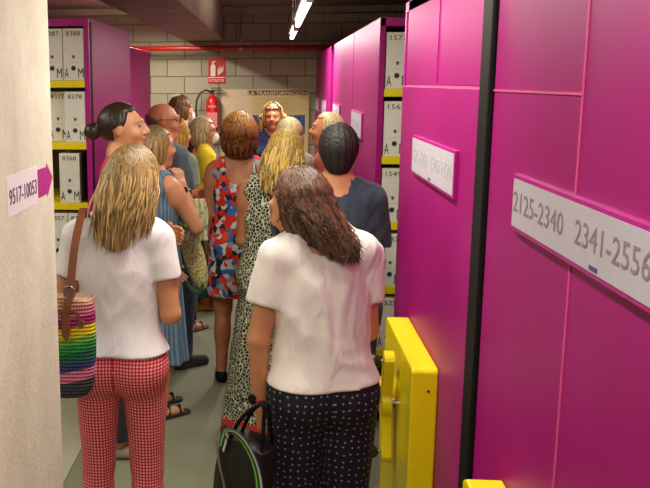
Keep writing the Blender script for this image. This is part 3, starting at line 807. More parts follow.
    def shoes(s, mat, kind='shoe', sole=None):
        for k in (-1, 1):
            c = s.leg[k][2]; F_ = Field(c+np.array([-.07, -.12, -.10]), c+np.array([.07, .24, .06]), .006)
            if kind == 'sneaker':
                F_.add(Cone(c+np.array([0, -.03, -.04]), c+np.array([0, .17, -.06]), .046, .038, sq=((1, 0, 0), .9)), .02); F_.add(Cone(c+np.array([0, -.02, 0]), c+np.array([0, -.02, -.04]), .048), .02)
            elif kind == 'sandal':
                F_.add(Cone(c+np.array([0, -.04, -.078]), c+np.array([0, .16, -.078]), .038, .042), .01)
                P = F_.full(); F_.f = np.maximum(F_.f, P[..., 2]-(c[2]-.066))
                F_.add(Cone(c+np.array([-.032, .12, -.065]), c+np.array([.0, .125, -.028]), .010), .004); F_.add(Cone(c+np.array([.0, .125, -.028]), c+np.array([.032, .12, -.065]), .010), .004)
                F_.add(Cone(c+np.array([-.03, .04, -.06]), c+np.array([.0, .05, -.006]), .009), .004); F_.add(Cone(c+np.array([.0, .05, -.006]), c+np.array([.03, .04, -.06]), .009), .004)
            else:
                F_.add(Cone(c+np.array([0, -.03, -.05]), c+np.array([0, .16, -.065]), .042, .034), .02)
                P = F_.full(); F_.f = np.maximum(F_.f, P[..., 2]-(c[2]-.015))
            P = F_.full(); F_.f = np.maximum(F_.f, .004-P[..., 2])
            o = s.emit('shoe', F_, mat)
    # ---- hair
    def hair(s, mat, style, length=1.25, seed=0, n=260, width=.0, vol=.016, curl=0.0, front=.035, part=0, name='hair', lock_r=.0065, taper=.55, root_dark=False, swing=0.0, sides=False):
        rs = np.random.RandomState(seed); H, RT = s.H, s.HR
        lo = np.min([H((x, y, z)) for x in (-.17, .17) for y in (-.2, .16) for z in (1.44, 1.78)], 0)-.02; hi = np.max([H((x, y, z)) for x in (-.17, .17) for y in (-.2, .16) for z in (1.44, 1.78)], 0)+.02
        long_ = style in ('long', 'curly_long')
        if long_: lo[2] = min(lo[2], length-.02); lo[1] -= .03
        F_ = Field(lo, hi, .007)
        C = np.array([0, -.016, 1.612]); sk = np.array([.076+vol, .096+vol, .090+vol])
        F_.add(Ell(H(C), sk, RT), .0)
        if style in ('bob', 'long', 'curly_long'): F_.add(Ell(H((0, -.03, 1.56)), (.080+vol+width, .080+vol, .10), RT), .03)
        if style == 'bob': F_.add(Ell(H((0, -.045, 1.53)), (.078+vol+width, .065+vol, .085), RT), .03)
        if style == 'short': F_.add(Ell(H((0, -.045, 1.560)), (.056+vol*.6, .056+vol*.6, .080), RT), .02)
        if long_:
            a = H((0, -.055, 1.56)); b = s.T((0, -.115, 0)); b = np.array([s.T((0, -.1, length))[0], s.T((0, -.12, length))[1], length+.05])
            b[0] += swing
            if s.g > 1.1: b[1] -= .01
            F_.add(Cone(a, b, .085+width, .045+width, sq=((0, 1, 0), .45)), .05)
        P = F_.full(); L = (P-H(C).astype(np.float32))@RT.astype(np.float32)     # head-local coordinates
        f = F_.f
        # open the face: a cut in front, rising to the hairline
        facef = np.maximum(-(L[..., 1]-front), -( -L[..., 2]+.050+ .0*L[..., 0]))   # y>front and z< hairline
        f = smax(f, -facef, .015)
        if style == 'short':
            f = f+waves(P, seed, .02, .004, (1, 1, 1))
            low = np.maximum(-(L[..., 1]+.015), L[..., 2]+.035); f = smax(f, -low, .012)     # clear round the ears
            f = np.maximum(f, -(L[..., 2]+.118))
        if style == 'bald':
            f = smax(f, L[..., 2]-.02+.45*(L[..., 1]+.1), .012); f = smax(f, L[..., 1]+.005, .01); low = np.maximum(-(L[..., 1]+.02), L[..., 2]+.03); f = smax(f, -low, .01); f = np.maximum(f, -(L[..., 2]+.09))
        if style == 'bun':
            f = smax(f, -np.maximum(-(L[..., 1]-.020-.62*(L[..., 2]+.03)), L[..., 2]-.085), .012)
            low = np.maximum(-(L[..., 1]+.02), L[..., 2]+.02); f = smax(f, -low, .012); f = np.maximum(f, -(L[..., 2]+.075))
        # strand grooves follow the azimuth
        th = np.arctan2(L[..., 0], -L[..., 1]); w_ = np.sin(P[..., 2]*14)*1.5
        amp = .0022 if not curl else .003
        f = f+amp*np.sin(th*34+w_*2+seed)*.6+amp*np.sin(th*21+P[..., 2]*(20 if not curl else 70)+w_)*.5
        if curl: f = f+waves(P, seed+9, .035, .004*min(1, curl), (1, 1, 1))
        F_.f = f.astype(np.float32)
        if style == 'bun':
            c = H((0, -.145, 1.580)); F_.add(Ell(c, (.042, .040, .042), RT), .015)
        def at(V):
            L = (V-H(C))@RT; th = np.arctan2(L[:, 0], -L[:, 1])
            t = .5+.25*np.sin(th*19+seed)+.25*np.sin(th*47+V[:, 2]*6)-.25*curl
            return {'tint': t, 'root': np.clip((L[:, 2]-.04)/.06, 0, 1)*(.8 if root_dark else 0)}
        V, Q = surface(F_); A = at(V)
        VV = [V]; QQ = [Q]; TT = [A['tint']]; RR = [A['root']]; off = len(V)
        if style in ('long', 'curly_long', 'bob'):
            zend = length if long_ else None; m = 12; ns = 5
            for i in range(n):
                phi = rs.uniform(-1, 1); phi = np.sign(phi)*abs(phi)**(.9 if not sides else .55)*R(118 if style != 'curly_long' else 98); tint = rs.rand()
                dirx, diry = math.sin(phi), -math.cos(phi); pts = []
                th0 = rs.uniform(.02, .6); pe = 1.55 if style != 'curly_long' else 1.12
                for j in range(5):      # over the skull
                    pol = th0+(pe-th0)*j/4; wob = .009*curl*math.sin(i*2.3+j*2.9); ou = .004+.007*curl+.006*curl*rs.rand()
                    pts.append(H(C+np.array([(sk[0]+ou)*math.sin(pol)*dirx+wob*diry, (sk[1]+ou)*math.sin(pol)*diry-wob*dirx, (sk[2]+ou)*math.cos(pol)+wob*.6])))
                last = np.array(pts[-1])
                if long_:
                    ze = length+rs.uniform(-.01, .14 if style != 'curly_long' else .055)+abs(phi)*(.03 if style != 'curly_long' else .012)+max(0, -dirx)*(.07 if style == 'curly_long' else 0); bx = s.T((0, 0, ze))[0]
                    tx = bx*.6+last[0]*.4+dirx*0; tx = H((0, 0, 1.5))[0]*.5+bx*.5+(last[0]-H(C)[0])*taper+rs.normal()*.012+swing
                    yb = s.T((0, -.118*(1+(s.g-1)*.5)-.02, max(ze, 1.2)))[1]-rs.uniform(0, .02)
                    if sides and abs(phi) > .9: yb = last[1]+.10
                    ty = yb if abs(phi) < 1.2 else yb*.6
                    for j in range(1, 8):
                        q = j/7; e = q**(.8 if not curl > .6 else 1.25)
                        x = last[0]*(1-e)+tx*e+(width)*math.sin(q*PI)*dirx; y = last[1]*(1-e)+ty*e; z = last[2]*(1-q)+ze*q
                        ph = i*1.7+q*(9+curl*14); x += (.003+.012*curl)*math.sin(ph); y += (.002+.008*curl)*math.cos(ph)-.006*curl
                        pts.append(np.array([x, y, z]))
                else:
                    Ln = rs.uniform(.05, .12)
                    for j in range(1, 6):
                        q = j/5; loc = np.array([(sk[0]+.006+width)*dirx*(1-.12*q), (sk[1]+.006)*diry*(1-.15*q), -Ln*q-.0])
                        ph = i*1.7+q*9*curl; loc[:2] += np.array([math.sin(ph), math.cos(ph)])*.010*curl
                        pts.append(H(C+loc))
                pts = np.array(pts); rad = np.linspace(lock_r*.7, lock_r, len(pts)); rad[-3:] *= np.array([.85, .6, .15])
                ring = []; 
                for j, p in enumerate(pts):
                    t = pts[min(j+1, len(pts)-1)]-pts[max(j-1, 0)]; t /= np.linalg.norm(t)+1e-9
                    u = np.cross(t, (dirx, diry, .01)); u /= np.linalg.norm(u)+1e-9; v = np.cross(t, u)
                    a = np.arange(ns)*2*PI/ns; ring.append(p+rad[j]*(np.cos(a)[:, None]*u+.55*np.sin(a)[:, None]*v))
                VV.append(np.concatenate(ring)); K = len(pts)
                q = np.array([(j*ns+k, j*ns+(k+1) % ns, (j+1)*ns+(k+1) % ns, (j+1)*ns+k) for j in range(K-1) for k in range(ns)])
                QQ.append(q+off); off += K*ns; TT.append(np.full(K*ns, tint)); RR.append(np.repeat(np.clip((4-np.arange(K))/4, 0, 1), ns)*(.7 if root_dark else 0))
        o = npmesh(name, np.concatenate(VV)*s.s, np.concatenate(QQ), mat, s.root, {'tint': np.concatenate(TT), 'root': np.concatenate(RR)})
        return o
    def glasses(s, mat, up=0, fwd=0):
        mb = MB()
        for k in (-1, 1):
            pts = []
            for j in range(17):
                a = 2*PI*j/16; pts.append(s.H((k*.033+.024*math.cos(a), .108+fwd, 1.603+up+.018*math.sin(a)))*s.s)
            mb.tube(pts, .0022, 6, cap=False); mb.tube([s.H((k*.056, .106+fwd, 1.608+up))*s.s, s.H((k*.080, .05, 1.605+up*.9))*s.s, s.H((k*.088, -.02, 1.600+up*.6))*s.s], .0022, 6)
        mb.tube([s.H((-.01, .11+fwd, 1.606+up))*s.s, s.H((.01, .11+fwd, 1.606+up))*s.s], .0022, 6)
        return mb.build('glasses', mat, s.root, smooth=True)
    def mask(s, mat, ffp=True):
        F_ = Field(s.H((0, .06, 1.54))-.14, s.H((0, .06, 1.54))+.14, .005)
        F_.add(Ell(s.H((0, .062, 1.535)), (.060, .068 if ffp else .060, .052), s.HR), 0)
        P = F_.full(); L = (P-s.H((0, .062, 1.535)).astype(np.float32))@s.HR.astype(np.float32)
        F_.f = np.maximum(F_.f, -(L[..., 1]-.0)).astype(np.float32)
        o = s.emit('face_mask', F_, mat)
        for k in (-1, 1):
            MB().tube([s.H((k*.055, .07, 1.552))*s.s, s.H((k*.076, .02, 1.575))*s.s, s.H((k*.084, -.012, 1.60))*s.s], .002, 5).tube([s.H((k*.055, .065, 1.515))*s.s, s.H((k*.072, .02, 1.53))*s.s, s.H((k*.084, -.02, 1.575))*s.s], .002, 5).build('ear_loop', mat, o, smooth=True)
        return o
    def watch(s, k, mat, face=BLK, t=.93):
        c = s.el[k]+(s.wr[k]-s.el[k])*t; f = s.fd[k]; pn = np.array((k, -.5, .0)); pn = pn-f*(pn@f); pn /= np.linalg.norm(pn); u = np.cross(f, pn); g = (1+(s.g-1)*.7)
        mb = MB(); r = .0295*g
        ring = [(c+(pn*math.cos(a)+u*math.sin(a))*r)*s.s for a in np.linspace(0, 2*PI, 21)]
        mb.tube(ring, .008, 8, flat=.35, cap=False)
        o = mb.build('watch_strap', mat, s.root, smooth=True)
        d = MB(); pc = (c+pn*r*1.02)*s.s; n = 16
        d.v = [tuple(pc+pn*h_*s.s+(f*math.cos(2*PI*i/n)+u*math.sin(2*PI*i/n))*.018*s.s) for h_ in (-.004, .007) for i in range(n)]
        d.f = [tuple(range(n))[::-1], tuple(range(n, 2*n))]+[(i, (i+1) % n, n+(i+1) % n, n+i) for i in range(n)]
        d.build('watch_dial', face, o); return o
def mat_eye():
    m, nt, p = newmat('eye'); sp = nd(nt, 'ShaderNodeSeparateXYZ'); nt.links.new(coords(nt), sp.inputs[0])
    c = ramp(nt, math_(nt, 'MULTIPLY', sp.outputs[1], 80), [(.60, lin((150, 136, 122))), (.74, lin((50, 34, 24))), (.9, lin((8, 8, 8)))], 'CONSTANT')
    nt.links.new(c, p.inputs['Base Color']); p.inputs['Roughness'].default_value = .15; return m
EYEM = mat_eye()
TEE_W = fabric('white_jersey', (228, 222, 226)); TEE_W2 = fabric('white_cotton', (234, 226, 220))
H_DK = mat_hair('hair_dark_brown', (18, 12, 9), (58, 38, 24)); H_BK = mat_hair('hair_black', (8, 7, 6), (34, 26, 20), .35)
H_BL = mat_hair('hair_ash_blonde', (84, 60, 34), (196, 160, 100), top=(84, 60, 36)); H_BL2 = mat_hair('hair_golden_blonde', (120, 88, 34), (222, 184, 96)); H_BR = mat_hair('hair_brown_curly', (34, 20, 12), (96, 60, 32))
H_CH = mat_hair('hair_chestnut_highlights', (30, 13, 6), (150, 88, 34), top=(196, 134, 50)); H_GB = mat_hair('hair_grey_blonde', (120, 104, 70), (206, 186, 134)); H_GY = mat_hair('hair_grey_cropped', (62, 54, 48), (104, 92, 80))
H_MB = mat_hair('hair_mid_brown', (66, 42, 20), (132, 92, 44))
H_YB = mat_hair('hair_short_yellow_blonde', (140, 96, 30), (214, 168, 66))
MASKW = fabric('white_mask', (224, 226, 226)); MASKD = fabric('dark_mask', (34, 38, 54))
HCURL = mat_hair('hair_brown_curly', (18, 11, 7), (112, 70, 40))
# -- 1 woman in white tee and gingham trousers, front left
p1 = Person('woman in white t-shirt and red gingham trousers, back turned, nearest on the left', -.53, 3.0, -2, 1.625, .95, 1, head=(-20, -4, 4), head_off=(.055, 0, 0),
   arms={1: dict(up=(.16, -.02, -1), fore=(-.45, .9, .05), palm=(-1, 0, .2)), -1: dict(up=(.22, -.10, -1), fore=(-.05, .8, -.5))}, skin=SK1, res=.0068, hip=1.05, legs={1: (.10, 0), -1: (-.115, .02)})
p1.body(); p1.top(TEE_W, hem=.962, sleeve=.50, loose=.010, seed=4, folds=.006, skirt_w=(.160, .120), neck=.072, wl=.17)
p1.trousers(mat_gingham(), 'gingham_trousers', hem=.06, waist=1.0, loose=.006, flare=.02, folds=.005)
p1.hair(H_BL, 'long', 1.345, 3, n=460, vol=.010, taper=.92, root_dark=True, width=.008, lock_r=.0060, swing=.012)
p1.shoes(fabric('cream_shoe', (190, 180, 160)))
# -- 2 woman with dark bun, profile
p2 = Person('woman in red top with dark hair in a bun, in profile beside the left shelves', -.725, 4.2, -86, 1.75, .95, 1, head=(-4, 2, 0), head_off=(0, .02, -.005),
   arms={1: dict(up=(.12, 0, -1), fore=(-.6, .8, -.1)), -1: dict(up=(.1, .0, -1), fore=(-.6, .8, .0))}, skin=SK2, res=.0062)
p2.body(); p2.top(fabric('red_jersey', (206, 26, 24)), 'sleeveless_top', hem=.93, sleeveless=True, back_drop=.06, neck=.085, seed=6)
p2.trousers(fabric('dark_trousers', (34, 34, 42)), hem=.1, wide=.01)
p2.hair(H_DK, 'bun', vol=.010, seed=2, front=.048); p2.shoes(fabric('beige_shoe', (160, 150, 124)))
# -- 3 woman in blue dress, long blonde
p3 = Person('woman with streaked blonde hair and blue striped sleeveless dress, hand raised to her chin', -.615, 4.72, -50, 1.605, 1.02, 1, head=(-4, -2, 0),
   arms={1: dict(up=(.10, .55, -.85), fore=(-.40, -.12, 1), palm=(-1, -.2, 0), curl=1.0), -1: dict(up=(.1, .1, -1), fore=(-.2, .5, -.8))}, skin=SK2, res=.0075, legs={1: (.10, -.03), -1: (-.10, .05)})
p3.body(); p3.dress(mat_stripe('blue_stripe_cotton', (82, 110, 140), (150, 166, 176), .022), hem=.34, w1=.20, back_drop=.02, flutes=11)
p3.hair(H_BL, 'long', 1.38, 11, n=340, vol=.012, root_dark=True, front=.045); p3.shoes(fabric('black_sandal', (26, 24, 26)), 'sandal')
p3.watch(1, fabric('white_strap', (210, 206, 200)), BLK, .90)
# -- 4 balding man
p4 = Person('balding man with glasses in slate grey t-shirt, profile turned to the right', -.66, 5.55, -52, 1.715, 1.12, 0, head=(-30, -4, 0), head_off=(-.045, -.0, 0),
   arms={1: dict(up=(.12, .12, -1), fore=(-.9, .5, .1)), -1: dict(up=(.1, .2, -1), fore=(-.9, .6, .1))}, skin=SK3, res=.008, legs={1: (.10, .06), -1: (-.1, .0)})
p4.body(); p4.top(fabric('slate_jersey', (84, 92, 104)), hem=.84, sleeve=.7, seed=8); p4.trousers(fabric('dark_denim', (44, 54, 74)), hem=.08, wide=.012)
p4.hair(H_GY, 'bald', vol=.004, seed=1); p4.glasses(BLK); p4.shoes(fabric('black_canvas', (24, 24, 26)), 'sneaker')
# -- 5 brown-haired woman with mask far back
p5 = Person('brown-haired woman in white face mask, tallest of the far group by the hose', -.80, 7.95, -38, 1.715, .95, 1, head=(-10, 0, 0), skin=SK2, res=.009)
p5.body(); p5.top(fabric('dark_green_blouse', (46, 60, 52)), 'blouse', hem=.85, sleeve=.6, seed=9); p5.trousers(fabric('navy_trousers', (34, 40, 60)))
p5.hair(H_MB, 'long', 1.42, 5, n=220, vol=.016); p5.mask(MASKW); p5.shoes(BLK)
# -- 6 short golden hair
p6 = Person('woman with short golden hair behind the man in slate grey', -.68, 6.4, -42, 1.575, .95, 1, head=(-8, -4, 0), arms={k: dict(up=(.1, .0, -1), fore=(-.8, .5, -.1)) for k in (-1, 1)}, skin=SK2, res=.009, legs={1: (.10, .05), -1: (-.1, .0)})
p6.body(); p6.top(fabric('pale_green_blouse', (120, 140, 110)), 'blouse', hem=.9, sleeve=.6, seed=10); p6.trousers(fabric('jeans_dark', (40, 46, 60)), hem=.1)
p6.hair(H_YB, 'bob', vol=.018, seed=7, n=300, curl=.1); p6.shoes(fabric('brown_sandal', (96, 60, 44)), 'sandal')
# -- 7 yellow shirt
p7 = Person('woman in bright yellow shirt and long dark green skirt with white face mask', -.535, 7.1, -74, 1.555, 1.08, 1.1, head=(-6, 0, 0),
   arms={1: dict(up=(.14, .1, -1), fore=(-.8, .6, .25)), -1: dict(up=(.1, .2, -1), fore=(-.8, .7, .1))}, skin=SK3, res=.009)
p7.body(); p7.dress(fabric('dark_green_skirt', (16, 62, 46)), 'long_skirt', hem=.14, w1=.24, flutes=12, waist_z=1.02)
p7.top(fabric('yellow_cotton', (232, 208, 20)), 'shirt', hem=.93, sleeve=.6, loose=.018, seed=12)
p7.hair(H_GB, 'bob', vol=.016, seed=8, n=300, curl=.15, width=.006); p7.mask(MASKW); p7.glasses(BLK); p7.shoes(fabric('yellow_shoe', (206, 160, 40)))
# -- 8 floral dress
p8 = Person('woman in red, white and blue floral dress with curly chestnut hair, back turned', -.195, 5.32, 6, 1.635, 1.10, 1, head=(4, 6, 0), skin=SK4, res=.0075,
   arms={1: dict(up=(.1, .1, -1), fore=(-.7, .8, -.2)), -1: dict(up=(.12, .02, -1), fore=(-.02, .3, -1))})
p8.body(); p8.dress(mat_floral(), 'floral_dress', hem=.575, w1=.19, w0=.15, back_drop=.07, neck=.088, flutes=8, fl_amp=.008)
p8.hair(H_CH, 'bob', vol=.022, seed=21, n=620, curl=1.0, width=.010, root_dark=True, lock_r=.006); p8.shoes(BLK)
MB().tube([np.array(q)*p8.s for q in ((.095, .06, 1.43), (.098, .0, 1.455), (.105, -.07, 1.42), (.125, -.135, 1.30), (.16, -.15, 1.1), (.20, -.13, .9))], .011, 8, flat=.3).build('shoulder_strap', plain('brown_leather', (112, 58, 30), .5), p8.root, smooth=True)
# -- 9 presenter
p9 = Person('woman facing the viewer before the poster, navy top and sunglasses on her head', .01, 8.1, 176, 1.635, 1.0, 1, head=(0, -4, 0), skin=SK3, res=.0085, arms={k: dict(up=(.1, .1, -1), fore=(-.3, .9, .1)) for k in (-1, 1)})
p9.body(); p9.top(fabric('navy_blouse', (22, 32, 84)), 'blouse', hem=.85, sleeve=.7, seed=14); p9.trousers(fabric('black_trousers', (24, 24, 28)))
p9.hair(mat_hair('hair_honey_wavy', (110, 78, 40), (190, 150, 90)), 'long', 1.40, 17, n=300, vol=.018, curl=.5, width=.02, front=.050, taper=1.1, sides=True); p9.glasses(BLK, up=.085, fwd=-.03); p9.shoes(BLK)
# -- 10 blonde behind the leopard dress
p10 = Person('blonde woman half hidden directly behind the head of the woman in leopard print', .118, 6.25, 12, 1.58, 1.0, 1, head=(15, 0, 0), skin=SK2, res=.0085)
p10.body(); p10.top(fabric('sand_blouse', (150, 134, 110)), 'blouse', hem=.85, sleeve=.6, seed=15); p10.trousers(fabric('grey_trousers', (60, 60, 64)))
p10.hair(H_GB, 'bob', 1.42, 19, n=300, vol=.017); p10.shoes(BLK)
# -- 11 leopard dress
p11 = Person('woman with long golden hair in sleeveless black and cream leopard print maxi dress', -.005, 4.50, 4, 1.60, 1.03, 1, head=(-12, -6, 0), lean=(0, 4), head_off=(.035, .0, 0), skin=SK4, res=.007,
   arms={k: dict(up=(.08, .1, -1), fore=(-.6, .8, .0)) for k in (-1, 1)})
p11.body(); p11.dress(mat_leopard(), 'leopard_print_dress', hem=.10, w1=.26, w0=.125, back_drop=.0, neck=.075, flutes=7, fl_amp=.014, waist_z=1.10)
fr = p11.grid(.05, .12, pad=.3); Pq = fr.full(); thq = np.arctan2(Pq[..., 0], Pq[..., 1])
fr.f = np.maximum(np.maximum(Cone((0, 0, 1.1), (0, 0, .0), .125, .277, sq=((0, 1, 0), .8))(Pq)+.014*np.sin(thq*7+np.sin(Pq[..., 2]*5+5)*.8), Pq[..., 2]-.115), .070-Pq[..., 2]).astype(np.float32)
p11.emit('red_hem_band', fr, fabric('red_band', (196, 40, 30)))
p11.hair(H_BL2, 'long', 1.36, 23, n=380, vol=.014, root_dark=False, taper=1.0, width=.008); p11.shoes(BLK, 'sandal')
# -- 12 woman front right
p12 = Person('woman with long brown curls, loose white t-shirt and navy dotted trousers, nearest on the right', .178, 2.80, 12, 1.60, 1.02, 1.1, head=(40, -10, -6), lean=(-3, -2), head_off=(-.050, .02, -.045),
   arms={-1: dict(up=(.22, -.02, -1), fore=(-.04, .10, -1), curl=1.5, palm=(-1, .0, 0)), 1: dict(up=(.12, .10, -1), fore=(-.2, .8, -.6))}, skin=SK1, res=.0065, hip=1.02)
p12.tl, p12.tw = .010, .014
p12.body(); p12.top(TEE_W2, hem=.945, sleeve=.52, loose=.020, seed=31, folds=.008, skirt_w=(.172, .145), neck=.08, wl=.19)
p12.trousers(mat_dots(), 'dotted_trousers', hem=.1, waist=.99, loose=.010, wide=.014)
p12.hair(HCURL, 'curly_long', 1.375, 33, n=1300, vol=.012, curl=.75, width=.006, taper=.80, lock_r=.0052, swing=.035)
p12.mask(MASKD, False); p12.watch(-1, plain('red_strap', (170, 34, 24), .5), BLK, .90); p12.shoes(BLK)
cl = p12.H((.02, -.045, 1.708))*p12.s
MB().tube([cl+np.array([.016*math.cos(a), .010*math.sin(a), .004]) for a in np.linspace(0, 2*PI, 15)], .008, 8, cap=False).build('coral_hair_clip', plain('coral_plastic', (206, 70, 52), .4), p12.root, smooth=True)
# -- 13 man with black hair
p13 = Person('man with short black hair in navy t-shirt and jeans, back turned, beside box shelves', .285, 3.80, -3, 1.665, 1.08, 0, head=(0, 2, 0), skin=SK1, res=.0075,
   arms={1: dict(up=(.08, .1, -1), fore=(-.6, .8, .0)), -1: dict(up=(.08, .1, -1), fore=(-.6, .8, .0))})
p13.body(); p13.top(fabric('navy_tee', (40, 50, 66)), hem=.82, sleeve=.7, loose=.014, seed=35, folds=.005); p13.trousers(fabric('blue_denim', (62, 82, 110)), hem=.06, wide=.012)
p13.hair(mat_hair('hair_black_cropped', (6, 6, 5), (36, 28, 22), .65), 'short', vol=.013, seed=37); p13.shoes(fabric('tan_shoe', (150, 130, 100)), 'sneaker')
# -- 14 person at the panels
p14 = Person('fair-haired person facing left, mostly hidden beyond the black-haired man', .362, 5.9, 75, 1.64, .90, 0, head=(0, 0, 0), skin=SK3, res=.009, head_off=(0, 0, 0), arms={k: dict(up=(.05, .0, -1), fore=(-.8, .6, .0)) for k in (-1, 1)})
p14.body(); p14.top(fabric('rust_shirt', (150, 70, 50)), 'shirt', hem=.85, sleeve=.7, seed=41); p14.trousers(fabric('khaki_trousers', (96, 88, 70)))
p14.hair(H_GB, 'short', vol=.010, seed=43); p14.shoes(BLK)

# ================================================================ bags and loose things
def soft_bag(name, w, d, h, mat, parent, rows=64, seg=56, taper=.88, ripple=.0, rn=26, power=3.2, sag=.012, bulge=.12):
    V = []; 
    for i in range(rows+1):
        z = i/rows; r = 1-(1-taper)*(1-z) if taper < 1 else 1
        r *= 1+bulge*math.sin(PI*z)*.5
        e = min(1, z*9)**.5 if z < .11 else 1; e = .80+.20*e
        for k in range(seg):
            a = 2*PI*k/seg; c, s_ = math.cos(a), math.sin(a)
            x = math.copysign(abs(c)**(2/power), c)*w/2*r*e; y = math.copysign(abs(s_)**(2/power), s_)*d/2*r*e
            rp = 1+ripple*math.sin(2*PI*z*rn)+ripple*.5*math.sin(a*40)
            V.append((x*rp, y*rp, z*h-sag*abs(c)*z+.006*math.sin(3*a)*z))
    F_ = [(i*seg+k, i*seg+(k+1) % seg, (i+1)*seg+(k+1) % seg, (i+1)*seg+k) for i in range(rows) for k in range(seg)]
    F_.append(tuple(range(seg))[::-1]); F_.append(tuple(rows*seg+k for k in range(seg)))
    return mk(name, V, F_, mat, parent, smooth=True)
def ribbon(pts, width, side, thick=.003):
    mb = MB(); n = len(pts)
    for i, p in enumerate(pts):
        p = np.array(p, float); t = np.array(pts[min(i+1, n-1)])-np.array(pts[max(i-1, 0)]); t = t/np.linalg.norm(t)
        sd = np.array(side if not callable(side) else side(i/(n-1)), float); sd = sd-t*(sd@t); sd /= np.linalg.norm(sd); nr = np.cross(t, sd)
        for a, b in ((-1, -1), (1, -1), (1, 1), (-1, 1)): mb.v.append(tuple(p+sd*a*width/2+nr*b*thick/2))
    for i in range(n-1):
        for k in range(4): a, b = i*4+k, i*4+(k+1) % 4; mb.f.append((a, b, b+4, a+4))
    mb.f += [(3, 2, 1, 0), tuple(4*(n-1)+k for k in range(4))]
    return mb
def smoothpts(pts, n=40):
    pts = [Vector(p) for p in pts]; out = []; m = len(pts)
    for i in range(n+1):
        t = i/n*(m-1); k = min(int(t), m-2); f = t-k
        p0, p1, p2, p3 = pts[max(k-1, 0)], pts[k], pts[k+1], pts[min(k+2, m-1)]
        out.append(tuple(.5*((2*p1)+(-p0+p2)*f+(2*p0-5*p1+4*p2-p3)*f*f+(-p0+3*p1-3*p2+p3)*f**3)))
    return out
def mat_rainbow():
    m, nt, p = newmat('rainbow_crochet'); sp = nd(nt, 'ShaderNodeSeparateXYZ'); nt.links.new(coords(nt), sp.inputs[0])
    ax = math_(nt, 'ABSOLUTE', math_(nt, 'ADD', sp.outputs[0], -.055)); z = math_(nt, 'ADD', sp.outputs[2], math_(nt, 'MULTIPLY', math_(nt, 'MULTIPLY', ax, -.20), 1))
    z = math_(nt, 'DIVIDE', z, .335)
    cs = [(0, (62, 62, 70)), (.155, (222, 120, 160)), (.265, (44, 60, 116)), (.355, (20, 100, 70)), (.45, (30, 150, 70)), (.53, (110, 180, 60)), (.60, (240, 212, 30)), (.71, (176, 24, 116)), (.80, (220, 120, 150)), (.90, (226, 170, 140))]
    c = ramp(nt, z, [(a, lin(b)) for a, b in cs], 'CONSTANT')
    w_ = nd(nt, 'ShaderNodeTexWave', bands_direction='Z'); w_.inputs['Scale'].default_value = 26; w_.inputs['Distortion'].default_value = 1; nt.links.new(coords(nt), w_.inputs['Vector'])
    w2 = nd(nt, 'ShaderNodeTexWave', bands_direction='X'); w2.inputs['Scale'].default_value = 36; nt.links.new(coords(nt), w2.inputs['Vector'])
    k = mixc(nt, .35, c, w_.outputs['Color'], 'MULTIPLY')
    nt.links.new(k, p.inputs['Base Color']); p.inputs['Roughness'].default_value = .9
    bump(nt, p, math_(nt, 'ADD', w_.outputs[1], math_(nt, 'MULTIPLY', w2.outputs[1], .5)), .9, .006); return m
LEA = plain('brown_leather', (112, 58, 30), .5)
bg = empty('crochet_bag', (-.728, 2.76, .82)); tag(bg, 'rainbow striped crochet bag with brown leather strap at the hip of the gingham trousers', 'bag')
soft_bag('bag_body', .31, .10, .345, mat_rainbow(), bg, taper=.93, ripple=.006, rn=24)
st = smoothpts([(.095, .22, .555), (.100, .14, .610), (.102, .06, .575), (.098, -.01, .50), (.088, -.055, .36), (.078, -.066, .30), (.076, -.068, .24)], 44)
ribbon(st, .026, (1, 0, 0), .004).build('leather_strap', LEA, bg)
MB().prism([(.063, .245), (.089, .245), (.089, .225), (.076, .205), (.063, .225)], lambda u, v, d: (u, -.0665-d, v), 0, .004).build('strap_tip', LEA, bg)
for sx in (-1, 1):
    pts = smoothpts([(.076, -.068, .300), (.076+sx*.022, -.070, .308), (.076+sx*.040, -.068, .296), (.076+sx*.048, -.066, .272)], 14)
    ribbon(pts, .010, (0, 0, 1), .005).build('strap_arm', LEA, bg)
    MB().lathe([(.012, -.073), (.012, -.060)], (.076+sx*.049, 0, .266), 'y', 18).build('leather_tab', LEA, bg)
MB().tube([(.088+.018*math.cos(a), -.058, .365+.022*math.sin(a)) for a in np.linspace(0, 2*PI, 17)], .003, 8, cap=False).build('metal_ring', STEEL, bg, smooth=True)

def mat_blackbag():
    m, nt, p = newmat('black_bag_cloth'); n = noise(nt, coords(nt), 12, 4); nt.links.new(ramp(nt, n, [(.3, lin((12, 11, 12))), (.7, lin((26, 24, 25)))]), p.inputs['Base Color'])
    p.inputs['Roughness'].default_value = .5; bump(nt, p, n, .7, .02); return m
bb = empty('black_handbag', (-.095, 2.68, .435)); bb.rotation_euler = (0, R(8), R(-30)); tag(bb, 'black zipped handbag with green striped strap carried beside the navy dotted trousers', 'handbag')
soft_bag('bag_body', .175, .12, .30, mat_blackbag(), bb, taper=.95, bulge=.25, power=2.8)
zip_ = ribbon(smoothpts([(-.085, -.058, .275), (-.055, -.076, .22), (-.02, -.082, .15), (.0, -.080, .08)], 20), .008, (1, 0, 0), .003).build('zip', STEEL, bb)
for q in (-1, 1):
    MB().tube(smoothpts([(-.05, q*.035, .28), (-.02, q*.03, .37), (.035, q*.012, .43), (.055, q*.02, .37), (.07, q*.035, .28)], 30), .0065, 8).build('handle', BLK, bb, smooth=True)
